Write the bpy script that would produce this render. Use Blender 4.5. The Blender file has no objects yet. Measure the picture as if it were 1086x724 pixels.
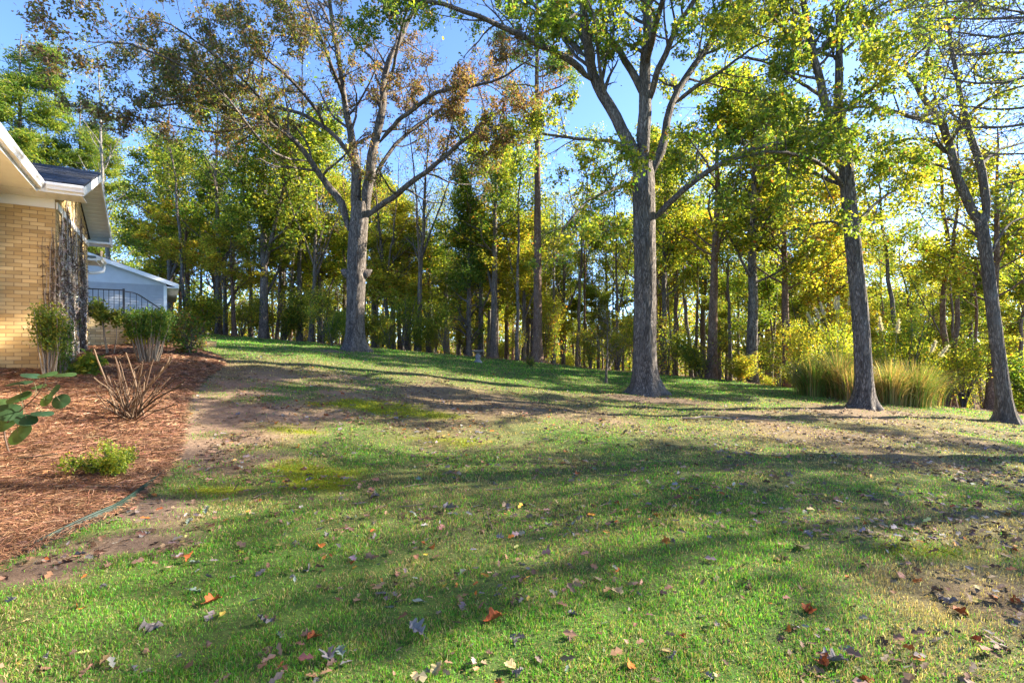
import bpy, math, numpy as np
from mathutils import Vector, Matrix
R = math.radians
sc = bpy.context.scene
col = sc.collection

# ------------------------------------------------------------------ camera, world, sun, exposure
CAM_Z = 1.6
F = 543.0            # focal length in photo pixels (photo 1086 x 724)
CX, CY = 543.0, 362.0
cd = bpy.data.cameras.new('camera'); cam = bpy.data.objects.new('camera', cd); col.objects.link(cam)
cd.lens = 18.0; cd.sensor_width = 36.0; cd.clip_end = 3000; cd.clip_start = 0.05
cam.location = (0, 0, CAM_Z); cam.rotation_euler = (R(90), 0, 0)
sc.camera = cam

SUN_EL = R(31.0)
SUN_AZ = math.atan2(0.95, 0.27)          # clockwise from +Y
sdir = Vector((math.sin(SUN_AZ)*math.cos(SUN_EL), math.cos(SUN_AZ)*math.cos(SUN_EL), math.sin(SUN_EL)))
w = bpy.data.worlds.new('World'); sc.world = w; w.use_nodes = True
nt = w.node_tree
bg = nt.nodes['Background']
sky = nt.nodes.new('ShaderNodeTexSky'); sky.sky_type = 'NISHITA'; sky.sun_disc = False
sky.sun_elevation = SUN_EL; sky.sun_rotation = SUN_AZ
sky.air_density = 0.5; sky.dust_density = 0.25; sky.ozone_density = 5.0
hsv = nt.nodes.new('ShaderNodeHueSaturation'); hsv.inputs['Saturation'].default_value = 1.0
nt.links.new(sky.outputs[0], hsv.inputs['Color']); nt.links.new(hsv.outputs[0], bg.inputs[0]); bg.inputs[1].default_value = 0.092
sl = bpy.data.lights.new('sun', 'SUN'); sun = bpy.data.objects.new('sun', sl); col.objects.link(sun)
sl.energy = 3.5; sl.angle = R(0.5); sl.color = (1.0, 0.90, 0.74)
sun.rotation_euler = sdir.to_track_quat('Z', 'Y').to_euler()
sun.location = (30, 10, 30)
sc.view_settings.view_transform = 'Standard'; sc.view_settings.look = 'None'
sc.view_settings.gamma = 1.0; sc.view_settings.use_curve_mapping = False
sc.view_settings.exposure = 2.85
sc.cycles.max_bounces = 10; sc.cycles.diffuse_bounces = 7; sc.cycles.glossy_bounces = 2
sc.cycles.transmission_bounces = 8; sc.cycles.transparent_max_bounces = 4
sc.cycles.use_denoising = True
sc.cycles.sample_clamp_indirect = 6.0

# ------------------------------------------------------------------ helpers
def tag(o, label=None, cat=None, group=None, kind=None):
    if label: o['label'] = label
    if cat: o['category'] = cat
    if group: o['group'] = group
    if kind: o['kind'] = kind
    return o

def empty(name, loc=(0,0,0), rz=0.0, label=None, cat=None, group=None):
    o = bpy.data.objects.new(name, None); col.objects.link(o)
    o.location = loc; o.rotation_euler = (0, 0, rz); o.empty_display_size = 0.2
    return tag(o, label, cat, group)

class MB:
    """collects vertex / face chunks; build() links them as one mesh object"""
    def __init__(s):
        s.v = []; s.c = []; s.f = []; s.n = 0; s.hascol = False
    def add(s, V, Fc, C=None):
        V = np.asarray(V, np.float32).reshape(-1, 3); Fc = np.asarray(Fc, np.int64)
        s.v.append(V)
        if C is None: C = np.full((len(V), 3), 0.5, np.float32)
        else:
            s.hascol = True
            C = np.broadcast_to(np.asarray(C, np.float32), (len(V), 3))
        s.c.append(C)
        s.f.append(Fc + s.n); s.n += len(V)
        return s
    def box(s, x0, x1, y0, y1, z0, z1, C=None):
        V = [(x0,y0,z0),(x1,y0,z0),(x1,y1,z0),(x0,y1,z0),(x0,y0,z1),(x1,y0,z1),(x1,y1,z1),(x0,y1,z1)]
        return s.add(V, [(0,3,2,1),(4,5,6,7),(0,1,5,4),(1,2,6,5),(2,3,7,6),(3,0,4,7)], C)
    def mesh(s, name, mat=None, smooth=False):
        me = bpy.data.meshes.new(name)
        V = np.concatenate(s.v); C = np.concatenate(s.c)
        me.vertices.add(len(V)); me.vertices.foreach_set('co', V.ravel())
        loops = np.concatenate([f.ravel() for f in s.f])
        sizes = np.concatenate([np.full(len(f), f.shape[1], np.int64) for f in s.f])
        me.loops.add(len(loops)); me.loops.foreach_set('vertex_index', loops.astype(np.int32))
        starts = np.zeros(len(sizes), np.int64); starts[1:] = np.cumsum(sizes)[:-1]
        me.polygons.add(len(sizes)); me.polygons.foreach_set('loop_start', starts.astype(np.int32))
        me.polygons.foreach_set('use_smooth', np.full(len(sizes), bool(smooth)))
        me.update(calc_edges=True)
        if s.hascol:
            a = me.color_attributes.new('Col', 'FLOAT_COLOR', 'POINT')
            a.data.foreach_set('color', np.concatenate([C, np.ones((len(C),1), np.float32)], 1).astype(np.float32).ravel())
        if mat: me.materials.append(mat)
        return me
    def build(s, name, mat, parent=None, smooth=False):
        o = bpy.data.objects.new(name, s.mesh(name, mat, smooth)); col.objects.link(o)
        if parent: o.parent = parent
        return o

def unit(a):
    return a / np.maximum(np.linalg.norm(a, axis=-1, keepdims=True), 1e-9)

def tubes(mb, P, Rd, k=5, C=None, cap=True, wob=None):
    """P (M,m,3), Rd (M,m)"""
    P = np.asarray(P, float); Rd = np.asarray(Rd, float)
    if P.ndim == 2: P = P[None]; Rd = Rd[None]
    M, m, _ = P.shape
    T = np.empty_like(P); T[:,1:-1] = P[:,2:]-P[:,:-2]; T[:,0] = P[:,1]-P[:,0]; T[:,-1] = P[:,-1]-P[:,-2]
    T = unit(T)
    mean = unit(P[:,-1]-P[:,0])
    ref = np.where(np.abs(mean[:,2:3])>0.7, np.array([[1.,0.13,0.]]), np.array([[0.,0.,1.]]))
    U = unit(np.cross(T, ref[:,None,:])); W = np.cross(T, U)
    a = np.arange(k)*2*np.pi/k
    rr = Rd[:,:,None]*np.ones(k)
    if wob is not None: rr = rr*wob
    V = P[:,:,None,:] + rr[...,None]*(np.cos(a)[None,None,:,None]*U[:,:,None,:] + np.sin(a)[None,None,:,None]*W[:,:,None,:])
    V = V.reshape(-1,3)
    i = np.arange(m-1)[:,None]*k; j = np.arange(k)[None,:]; jn = (j+1)%k
    q = np.stack([i+j, i+jn, i+k+jn, i+k+j], -1).reshape(-1,4)
    Fc = (q[None]+ (np.arange(M)*m*k)[:,None,None]).reshape(-1,4)
    if C is not None:
        C = np.asarray(C, np.float32)
        if C.ndim == 2: C = np.repeat(C, m*k, 0)
    mb.add(V, Fc, C)
    if cap:
        b0 = len(V)
        idx = np.arange(k)
        mb.add(V.reshape(M,m,k,3)[:,-1].reshape(-1,3), (idx[None]+(np.arange(M)*k)[:,None]), None if C is None else (C if C.ndim==1 else C.reshape(M,m*k,3)[:,:k].reshape(-1,3)))
    return mb

def resample(pts, n, rad=None):
    """smooth Catmull-Rom resampling of control points; rad interpolated alongside"""
    pts = np.asarray(pts, float)
    if rad is not None: pts = np.concatenate([pts, np.asarray(rad, float)[:,None]], 1)
    Q = np.vstack([2*pts[0]-pts[1], pts, 2*pts[-1]-pts[-2]])
    seg = np.linalg.norm(np.diff(pts[:,:3],axis=0),axis=1); cum = np.concatenate([[0],np.cumsum(seg)])
    s = np.linspace(0, cum[-1], n); i = np.clip(np.searchsorted(cum, s, side='right')-1, 0, len(seg)-1)
    t = ((s-cum[i])/np.maximum(seg[i],1e-9))[:,None]
    p0,p1,p2,p3 = Q[i],Q[i+1],Q[i+2],Q[i+3]
    out = 0.5*((2*p1)+(-p0+p2)*t+(2*p0-5*p1+4*p2-p3)*t**2+(-p0+3*p1-3*p2+p3)*t**3)
    return (out[:,:3], np.maximum(out[:,3], 0.004)) if rad is not None else out

def grow(rng, P, Rd, n, ln, ang, m=5, t0=0.25, t1=1.0, up=0.1, wig=0.12, rr=0.5, rmin=0.004, taper=0.3, decay=0.45):
    """children of the polylines P (N,k,3): n per parent; returns C (N*n,m,3), RC"""
    N, k, _ = P.shape
    M = N*n
    pi = np.repeat(np.arange(N), n)
    t = t0 + (t1-t0)*((np.tile(np.arange(n), N)+rng.uniform(0,1,M))/n)
    f = np.clip(t*(k-1), 0, k-1.001); i = f.astype(int); u = (f-i)[:,None]
    base = P[pi,i]*(1-u)+P[pi,i+1]*u
    rb = Rd[pi,i]*(1-u[:,0])+Rd[pi,i+1]*u[:,0]
    tan = unit(P[pi,i+1]-P[pi,i])
    rnd = rng.normal(size=(M,3)); rnd[:,2] *= 0.7
    perp = unit(rnd - (rnd*tan).sum(1,keepdims=True)*tan)
    a = np.radians(rng.uniform(ang[0], ang[1], M))[:,None]
    d = tan*np.cos(a)+perp*np.sin(a)
    L = rng.uniform(ln[0], ln[1], M)*(1-decay*np.clip((t-t0)/(t1-t0+1e-6),0,1))
    step = (L/(m-1))[:,None]
    out = np.empty((M,m,3)); out[:,0] = base
    for q in range(1,m):
        d = unit(d + rng.normal(0,wig,(M,3)) + np.array([0,0,up])/(m-1))
        out[:,q] = out[:,q-1]+d*step
    r0 = np.minimum(np.maximum(rb*rr, rmin), rb*0.95+0.001)
    RC = r0[:,None]*np.linspace(1,taper,m)[None]
    return out, np.maximum(RC, rmin*0.5)

def noise3(p, s, seed=0):
    """cheap smooth value in 0..1 from sums of sines"""
    r = np.random.RandomState(seed)
    v = np.zeros(len(p))
    for _ in range(6):
        d = r.normal(size=3); d /= np.linalg.norm(d)
        v += np.sin((p@d)*s*r.uniform(0.6,1.7)+r.uniform(0,6.28))
    return np.clip(0.5+v/6.5, 0, 1)

def kites(mb, pos, dirv, nrm, L, W, C, fold=0.25):
    """one folded leaf (4 vertices, one face) per row"""
    N = len(pos)
    d = unit(dirv); s = unit(np.cross(d, nrm)); n = np.cross(s, d)
    L = L[:,None]; W = W[:,None]
    base = pos
    mid = pos + d*L*0.5
    a = mid + s*W*0.5 + n*W*fold
    b = mid - s*W*0.5 + n*W*fold
    tip = pos + d*L - n*L*0.06
    V = np.stack([base, a, tip, b], 1).reshape(-1,3)
    Fc = np.arange(N*4).reshape(-1,4)
    mb.add(V, Fc, np.repeat(np.asarray(C,np.float32), 4, 0))

def lobed(mb, pos, dirv, nrm, L, W, C):
    """lobed oak leaf: 9 outline points in 4 quads"""
    N = len(pos)
    d = unit(dirv); s = unit(np.cross(d, nrm)); n = np.cross(s, d)
    tmpl = np.array([(0,0,0),(0.34,0.42,.10),(0.45,0.16,0.03),(0.72,0.5,.12),(1.0,0.0,-.08),(0.72,-0.5,.12),(0.45,-0.16,.03),(0.34,-0.42,.10)])
    V = (pos[:,None,:] + d[:,None,:]*(tmpl[None,:,0:1]*L[:,None,None]) + s[:,None,:]*(tmpl[None,:,1:2]*W[:,None,None]) + n[:,None,:]*(tmpl[None,:,2:3]*W[:,None,None])).reshape(-1,3)
    q = np.array([(0,1,2,6),(0,6,7,7)])
    base = np.arange(N)*8
    quads = np.array([(2,3,4,6),(6,4,5,5)])
    f4 = np.array([(2,3,4,6),(0,1,2,6)])
    f3 = np.array([(6,4,5),(0,6,7)])
    Cc = np.repeat(np.asarray(C,np.float32), 8, 0)
    n0 = mb.n
    mb.add(V, (f4[None]+base[:,None,None]).reshape(-1,4), Cc)
    # triangles share the vertices just added
    mb.f.append((f3[None]+base[:,None,None]).reshape(-1,3)+n0)

def palette(rng, n, cols, wts, var=0.18):
    cols = np.asarray(cols, float); wts = np.asarray(wts, float)
    idx = rng.choice(len(cols), n, p=wts/wts.sum())
    c = cols[idx]*np.exp(rng.normal(0,var,(n,1)))*np.exp(rng.normal(0,var*0.4,(n,3)))
    return np.clip(c, 0.004, 0.9)

# ------------------------------------------------------------------ materials
def nodes_mat(name):
    m = bpy.data.materials.new(name); m.use_nodes = True
    return m, m.node_tree, m.node_tree.nodes['Principled BSDF']

def N(nt, t, **kw):
    n = nt.nodes.new(t)
    for k, v in kw.items(): setattr(n, k, v)
    return n

def leaf_mat(name, transl=0.5, rough=0.55, tint=(1.10,1.08,0.60)):
    m = bpy.data.materials.new(name); m.use_nodes = True; nt = m.node_tree; nt.nodes.clear()
    out = N(nt,'ShaderNodeOutputMaterial'); at = N(nt,'ShaderNodeAttribute', attribute_name='Col')
    oi = N(nt,'ShaderNodeObjectInfo')
    hs = N(nt,'ShaderNodeHueSaturation')
    mr = N(nt,'ShaderNodeMapRange'); mr.inputs[3].default_value=0.485; mr.inputs[4].default_value=0.515
    nt.links.new(oi.outputs['Random'], mr.inputs[0]); nt.links.new(mr.outputs[0], hs.inputs['Hue'])
    nt.links.new(at.outputs['Color'], hs.inputs['Color'])
    pb = N(nt,'ShaderNodeBsdfPrincipled'); pb.inputs['Roughness'].default_value = rough
    pb.inputs['Specular IOR Level'].default_value = 0.3
    nt.links.new(hs.outputs[0], pb.inputs['Base Color'])
    tr = N(nt,'ShaderNodeBsdfTranslucent')
    mu = N(nt,'ShaderNodeMix', data_type='RGBA', blend_type='MULTIPLY'); mu.inputs[0].default_value=1.0
    mu.inputs[7].default_value = (*[t*1.85 for t in tint],1)
    nt.links.new(hs.outputs[0], mu.inputs[6]); nt.links.new(mu.outputs[2], tr.inputs['Color'])
    mx = N(nt,'ShaderNodeMixShader'); mx.inputs[0].default_value = transl
    nt.links.new(pb.outputs[0], mx.inputs[1]); nt.links.new(tr.outputs[0], mx.inputs[2]); nt.links.new(mx.outputs[0], out.inputs[0])
    return m

def attr_mat(name, rough=0.8, spec=0.2, mult=1.0):
    m, nt, p = nodes_mat(name)
    at = N(nt,'ShaderNodeAttribute', attribute_name='Col')
    nt.links.new(at.outputs['Color'], p.inputs['Base Color'])
    p.inputs['Roughness'].default_value = rough; p.inputs['Specular IOR Level'].default_value = spec
    return m

def plain(name, c, rough=0.6, spec=0.3, var=0.12, scale=6.0, bump=0.0, metal=0.0):
    m, nt, p = nodes_mat(name)
    tc = N(nt,'ShaderNodeTexCoord'); no = N(nt,'ShaderNodeTexNoise'); no.inputs['Scale'].default_value=scale; no.inputs['Detail'].default_value=6
    nt.links.new(tc.outputs['Object'], no.inputs['Vector'])
    cr = N(nt,'ShaderNodeValToRGB')
    cr.color_ramp.elements[0].position=0.3; cr.color_ramp.elements[1].position=0.7
    cr.color_ramp.elements[0].color=(*[x*(1-var) for x in c],1); cr.color_ramp.elements[1].color=(*[min(1,x*(1+var)) for x in c],1)
    nt.links.new(no.outputs['Fac'], cr.inputs[0]); nt.links.new(cr.outputs[0], p.inputs['Base Color'])
    p.inputs['Roughness'].default_value=rough; p.inputs['Specular IOR Level'].default_value=spec; p.inputs['Metallic'].default_value=metal
    if bump:
        b = N(nt,'ShaderNodeBump'); b.inputs['Strength'].default_value=bump; b.inputs['Distance'].default_value=0.01
        nt.links.new(no.outputs['Fac'], b.inputs['Height']); nt.links.new(b.outputs[0], p.inputs['Normal'])
    return m

def bark_mat(name, dark, light, lichen=(0.34,0.35,0.33), vs=14.0, stretch=0.18, lich=0.35, dist=0.03):
    m, nt, p = nodes_mat(name)
    tc = N(nt,'ShaderNodeTexCoord'); mp = N(nt,'ShaderNodeMapping'); mp.inputs['Scale'].default_value=(1,1,stretch)
    nt.links.new(tc.outputs['Object'], mp.inputs[0])
    nz = N(nt,'ShaderNodeTexNoise'); nz.inputs['Scale'].default_value=vs*0.6; nz.inputs['Detail'].default_value=8; nz.inputs['Distortion'].default_value=0.6
    vo = N(nt,'ShaderNodeTexVoronoi', feature='DISTANCE_TO_EDGE'); vo.inputs['Scale'].default_value=vs*1.7
    nt.links.new(mp.outputs[0], nz.inputs['Vector'])
    ad = N(nt,'ShaderNodeMix', data_type='RGBA', blend_type='LINEAR_LIGHT'); ad.inputs[0].default_value=0.22
    nt.links.new(mp.outputs[0], ad.inputs[6]); nt.links.new(nz.outputs['Color'], ad.inputs[7]); nt.links.new(ad.outputs[2], vo.inputs['Vector'])
    mr = N(nt,'ShaderNodeMapRange'); mr.inputs[1].default_value=-0.12; mr.inputs[2].default_value=0.30
    nt.links.new(vo.outputs['Distance'], mr.inputs[0])
    mul = N(nt,'ShaderNodeMath', operation='MULTIPLY'); nt.links.new(mr.outputs[0], mul.inputs[0]); nt.links.new(nz.outputs['Fac'], mul.inputs[1])
    cr = N(nt,'ShaderNodeValToRGB'); cr.color_ramp.elements[0].color=(*dark,1); cr.color_ramp.elements[1].color=(*light,1); cr.color_ramp.elements[0].position=0.10; cr.color_ramp.elements[1].position=0.52
    nt.links.new(mul.outputs[0], cr.inputs[0])
    n2 = N(nt,'ShaderNodeTexNoise'); n2.inputs['Scale'].default_value=2.3; n2.inputs['Detail'].default_value=7; n2.inputs['Roughness'].default_value=0.7
    nt.links.new(tc.outputs['Object'], n2.inputs['Vector'])
    c2 = N(nt,'ShaderNodeMapRange'); c2.inputs[1].default_value=0.52; c2.inputs[2].default_value=0.68; c2.inputs[4].default_value=lich
    nt.links.new(n2.outputs['Fac'], c2.inputs[0])
    mx = N(nt,'ShaderNodeMix', data_type='RGBA'); mx.inputs[7].default_value=(*lichen,1)
    nt.links.new(c2.outputs[0], mx.inputs[0]); nt.links.new(cr.outputs[0], mx.inputs[6]); nt.links.new(mx.outputs[2], p.inputs['Base Color'])
    b = N(nt,'ShaderNodeBump'); b.inputs['Strength'].default_value=1.0; b.inputs['Distance'].default_value=dist
    nt.links.new(mul.outputs[0], b.inputs['Height']); nt.links.new(b.outputs[0], p.inputs['Normal'])
    p.inputs['Roughness'].default_value=0.9; p.inputs['Specular IOR Level'].default_value=0.15
    return m

BARK = bark_mat('oak_bark', (0.032,0.026,0.022), (0.27,0.23,0.195), lichen=(.27,.245,.215), vs=10, dist=.05)
BARK_DARK = bark_mat('dark_bark', (0.05,0.04,0.034), (0.24,0.20,0.165), lich=0.2, vs=10)
BARK_RED = bark_mat('pine_bark', (0.085,0.05,0.035), (0.25,0.165,0.12), lich=0.15, vs=7, stretch=0.35)
BARK_PALE = bark_mat('pale_bark', (0.16,0.14,0.12), (0.36,0.33,0.29), lich=0.3)
LEAF = leaf_mat('leaf')
LEAF_DULL = leaf_mat('shrub_leaf', transl=0.3, rough=0.75)
GRASS = leaf_mat('grass_blade', transl=0.35, tint=(1.0,1.0,0.6))
DRY = attr_mat('dry_leaf', 0.75, 0.25)
NEEDLE = attr_mat('pine_needles', 0.7, 0.25)
WHITE = plain('white_paint', (0.72,0.735,0.75), 0.45, 0.4, 0.05, 3)
IRON = plain('black_iron', (0.02,0.02,0.022), 0.4, 0.5, 0.2, 20)
GREEN_PLASTIC = plain('green_plastic', (0.006,0.022,0.014), 0.6, 0.4, 0.25, 8)
CONCRETE = plain('weathered_concrete', (0.22,0.215,0.21), 0.85, 0.2, 0.25, 9, 0.5)

# ------------------------------------------------------------------ terrain
EDGE_X = np.array([-80,-30,-17,-6,1.2,8.8,12.5,16,25,60])
EDGE_Y = np.array([34,30,27,22.5,24.5,21.5,16.5,15.5,14,12])
def edge_y(x): return np.interp(x, EDGE_X, EDGE_Y)
def base_z(x, y):
    xs = 24*np.tanh(x/24); ys = np.minimum(y, 60.0)
    z = -0.09*xs + 0.03*np.clip(ys,-20,32)
    b = np.maximum(y-edge_y(x), 0)
    return z - 0.11*np.minimum(b, 45)*np.clip(b/6,0,1)
ctrl = [(220,355.5,26),(300,363,23),(377,372,20),(500,380.5,22.5),(570,386,24),(685,418,15.5),(760,403,21.5),(835,411,19.5),
        (915,432,13.5),(1075,449,13),(60,398,9.2),(200,470,6.3),(100,560,4.1),(0,602,3.4),(240,388,11.5),(543,724,2.4),
        (1086,724,2.35),(0,724,2.45),(543,560,4.3),(900,560,4.2)]
cp = np.array([((px-CX)/F*D, D, CAM_Z+(CY-py)/F*D) for px,py,D in ctrl])
res = cp[:,2]-base_z(cp[:,0],cp[:,1])
SG = 4.5
K = np.exp(-((cp[:,None,:2]-cp[None,:,:2])**2).sum(-1)/(2*SG**2))
wts = np.linalg.solve(K+0.05*np.eye(len(cp)), res)
def gz(x, y):
    x = np.asarray(x,float); y = np.asarray(y,float)
    z = base_z(x,y)
    sh = x.shape; xf = x.ravel(); yf = y.ravel(); add = np.zeros(xf.shape)
    for i in range(len(cp)):
        add += wts[i]*np.exp(-((xf-cp[i,0])**2+(yf-cp[i,1])**2)/(2*SG**2))
    z = z + add.reshape(sh)
    return z + 0.018*np.sin(x*1.7+np.sin(y*1.3))*np.sin(y*1.9+1)+0.012*np.sin(x*4.1+y*2.2)
def p2g(px, py, dmax=60):
    """point of the ground seen at a photo pixel"""
    D = np.linspace(1.6, dmax, 3000)
    x = (px-CX)/F*D; z = CAM_Z+(CY-py)/F*D
    below = z < gz(x, D)
    i = int(np.argmax(below)) if below.any() else len(D)-1
    return np.array([x[i], D[i], float(gz(x[i],D[i]))])
def at(px, py, D):
    return np.array([(px-CX)/F*D, D, CAM_Z+(CY-py)/F*D])
def ground_at(px, D):
    x = (px-CX)/F*D
    return np.array([x, D, float(gz(np.array(x),np.array(D)))])

# ground cover masks (world plan)
def blob(x, y, pts):
    v = np.zeros(np.shape(x))
    for (px,py,rx,ry,a) in pts:
        g = p2g(px,py)
        v = np.maximum(v, a*np.exp(-(((x-g[0])/rx)**2+((y-g[1])/ry)**2)))
    return v
def n2(x, y, s, seed): 
    return noise3(np.stack([np.ravel(x),np.ravel(y),np.zeros(np.size(x))],1), s, seed).reshape(np.shape(x))
BED_PIX = [(-60,640),(0,600),(45,580),(85,563),(125,546),(152,527),(175,505),(190,483),(195,462),(196,442),(200,424),(216,403),(235,390),(239,384),(226,376),(205,368),(190,362)]
bed_edge = np.array([p2g(*p)[:2] for p in BED_PIX])
bed_poly = np.vstack([bed_edge, [(-13.5,20.0)], [(-20.0,16.0)], [(-11.5,2.0)]])
def in_poly(x, y, poly):
    x = np.ravel(x); y = np.ravel(y); ins = np.zeros(len(x), bool); j = len(poly)-1
    for i in range(len(poly)):
        xi,yi = poly[i]; xj,yj = poly[j]
        c = ((yi>y)!=(yj>y)) & (x < (xj-xi)*(y-yi)/(yj-yi+1e-12)+xi)
        ins ^= c; j = i
    return ins
def masks(x, y):
    """dirt, moss, dry, wood : 0..1"""
    nA = n2(x,y,1.3,3); nB = n2(x,y,3.7,5)
    dirt = blob(x,y,[(255,440,1.6,1.6,1.0),(235,415,1.5,2.2,1.0),(300,418,2.4,1.6,.95),(380,410,2.2,1.6,.6),(215,480,.9,.7,.9),(255,480,.8,.6,.6),(120,575,.5,.35,.95),(40,605,.5,.3,.95),(165,540,.45,.4,.8),(560,440,3,1.2,.45),(480,415,2.5,1.5,.4),(690,424,1.6,1.0,1.0),(915,438,1.8,1.1,.9),(800,440,2.0,1.0,.6),(377,376,1.8,1.0,.7)])
    nC = n2(x,y,9.0,15); nD = n2(x,y,23.0,16)
    dirt = np.clip((dirt*(0.6+0.8*nA) + (nB-.5)*.5 + (nC-.5)*.5 + (nD-.5)*.4 - .22)*1.9, 0, 1)*np.clip(dirt*4,0,1)
    moss = blob(x,y,[(335,500,.55,.40,1),(395,432,.9,.5,1),(215,520,.35,.2,1),(345,512,.4,.25,1),(440,440,.9,.4,.7),(300,455,.5,.3,.6),(470,470,.8,.4,.6),(990,585,.5,.25,.5)])
    moss = np.clip((moss*(0.6+.8*nB)+(nC-.5)*.6+(nD-.5)*.4-.25)*1.6, 0, 1)*np.clip(moss*4,0,1)
    dry = blob(x,y,[(1000,490,3.4,1.8,1),(450,470,1.8,.6,.7),(700,455,3,1.3,.7),(380,450,1.2,.6,.6),(850,440,3,1.2,.7),(560,420,2.5,1.2,.45),(1060,640,.9,.7,.9),(880,470,2.5,1.5,.8),(760,470,2.2,1.2,.6),(560,470,2.2,.7,.55),(640,440,2.2,1.2,.55),(1000,700,.6,.4,.7),(430,400,3,2,.35),(940,560,1.2,.6,.5),(1086,560,1.5,1.0,.8)])
    dry = np.maximum(dry, 1.0*np.exp(-((y-10.0)/4.0)**2)*np.clip(.8+1.1*(nB-.45)+.7*(nA-.45),0,1))
    dry = np.clip(dry*(0.55+.8*nA), 0, 1)
    wood = np.clip((y-edge_y(x)+0.5*(nA-0.5))/0.9, 0, 1)
    return dirt, moss, dry, wood

xs = np.concatenate([-np.geomspace(600,21,26), np.arange(-20,19,0.16), np.geomspace(20,600,26)])
ys = np.concatenate([-np.geomspace(300,3,18), np.arange(-2,33,0.16), np.geomspace(34,900,30)])
GX, GY = np.meshgrid(xs, ys)
GZ = gz(GX, GY)
dirt, moss, dry, wood = masks(GX, GY)
def mixc(c, d, m): return c*(1-m[...,None])+np.array(d)*m[...,None]
gc = np.broadcast_to(np.array([0.062,0.115,0.024]), GX.shape+(3,)).copy()
gc = mixc(gc, (0.165,0.118,0.068), np.clip(0.3*n2(GX,GY,2.1,9)+0.85*dry,0,1))
gc = mixc(gc, (0.195,0.14,0.085), dirt)
gc = mixc(gc, (0.25,0.17,0.115), dirt*np.clip((-GX-1.5)/1.5,0,1))
soil_shade = np.clip(blob(GX,GY,[(120,575,.7,.45,1),(40,605,.7,.4,1),(165,540,.6,.45,1),(205,490,.7,.6,1),(690,424,1.4,.8,.7),(377,376,1.6,.8,.6)])*1.3,0,1)*dirt  # shade by the bed painted into the soil colour; trunk bases darkened too
gc = mixc(gc, (0.085,0.062,0.05), soil_shade*.85)
gc = mixc(gc, (0.18,0.20,0.012), moss)
gc = mixc(gc, (0.17,0.105,0.055), wood)
m, nt, p = nodes_mat('ground_soil')
an = N(nt,'ShaderNodeAttribute', attribute_name='Col'); tc = N(nt,'ShaderNodeTexCoord')
nz = N(nt,'ShaderNodeTexNoise'); nz.inputs['Scale'].default_value=22; nz.inputs['Detail'].default_value=10; nz.inputs['Roughness'].default_value=0.75
nt.links.new(tc.outputs['Object'], nz.inputs['Vector'])
mr = N(nt,'ShaderNodeMapRange'); mr.inputs[1].default_value=0.3; mr.inputs[2].default_value=0.7; mr.inputs[3].default_value=0.5; mr.inputs[4].default_value=1.45
nt.links.new(nz.outputs['Fac'], mr.inputs[0])
mu = N(nt,'ShaderNodeMix', data_type='RGBA', blend_type='MULTIPLY'); mu.inputs[0].default_value=1
nt.links.new(an.outputs['Color'], mu.inputs[6]); nt.links.new(mr.outputs[0], mu.inputs[7]); nt.links.new(mu.outputs[2], p.inputs['Base Color'])
bp = N(nt,'ShaderNodeBump'); bp.inputs['Strength'].default_value=0.8; bp.inputs['Distance'].default_value=0.02
nt.links.new(nz.outputs['Fac'], bp.inputs['Height']); nt.links.new(bp.outputs[0], p.inputs['Normal'])
p.inputs['Roughness'].default_value=0.95; p.inputs['Specular IOR Level'].default_value=0.1
GROUND = m
mb = MB(); ny, nx = GX.shape
ii = (np.arange(ny-1)[:,None]*nx+np.arange(nx-1)[None]).ravel()
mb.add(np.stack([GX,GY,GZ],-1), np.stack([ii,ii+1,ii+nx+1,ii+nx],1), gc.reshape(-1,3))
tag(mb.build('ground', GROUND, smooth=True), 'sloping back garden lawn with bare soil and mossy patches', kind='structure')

# mulch bed: a low mound inside the edging
bx = np.arange(-15,-1.5,0.09); by = np.arange(1.5,20,0.09)
BX, BY = np.meshgrid(bx, by)
ins = in_poly(BX, BY, bed_poly).reshape(BX.shape)
def seg_dist(x, y, pl):
    d = np.full(np.shape(x), 1e9)
    for i in range(len(pl)-1):
        a = pl[i]; b = pl[i+1]; ab = b-a
        t = np.clip(((x-a[0])*ab[0]+(y-a[1])*ab[1])/(ab@ab),0,1)
        d = np.minimum(d, np.hypot(x-a[0]-t*ab[0], y-a[1]-t*ab[1]))
    return d
SD = seg_dist(BX, BY, bed_edge)
def bed_h(sd): return 0.012+0.075*np.clip(sd/0.5,0,1)
def bed_z(x, y):
    x = np.asarray(x,float); y = np.asarray(y,float)
    return gz(x,y)+bed_h(seg_dist(x,y,bed_edge))+0.05*(n2(x,y,3.1,21)-0.45)*np.clip(seg_dist(x,y,bed_edge)/0.4,0,1)
BZ = bed_z(BX,BY)
ny, nx = BX.shape
ii = (np.arange(ny-1)[:,None]*nx+np.arange(nx-1)[None]).ravel()
keep = ins.ravel()
fq = np.stack([ii,ii+1,ii+nx+1,ii+nx],1); fq = fq[keep[fq].all(1)]
bc = mixc(np.broadcast_to(np.array([0.19,0.085,0.045]), BX.shape+(3,)).copy(), (0.10,0.055,0.035), n2(BX,BY,5,31))
mb = MB(); mb.add(np.stack([BX,BY,BZ],-1), fq, bc.reshape(-1,3))
tag(mb.build('mulch_bed', GROUND, smooth=True), 'reddish pine straw mulch bed beside the brick house', kind='structure')

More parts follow.
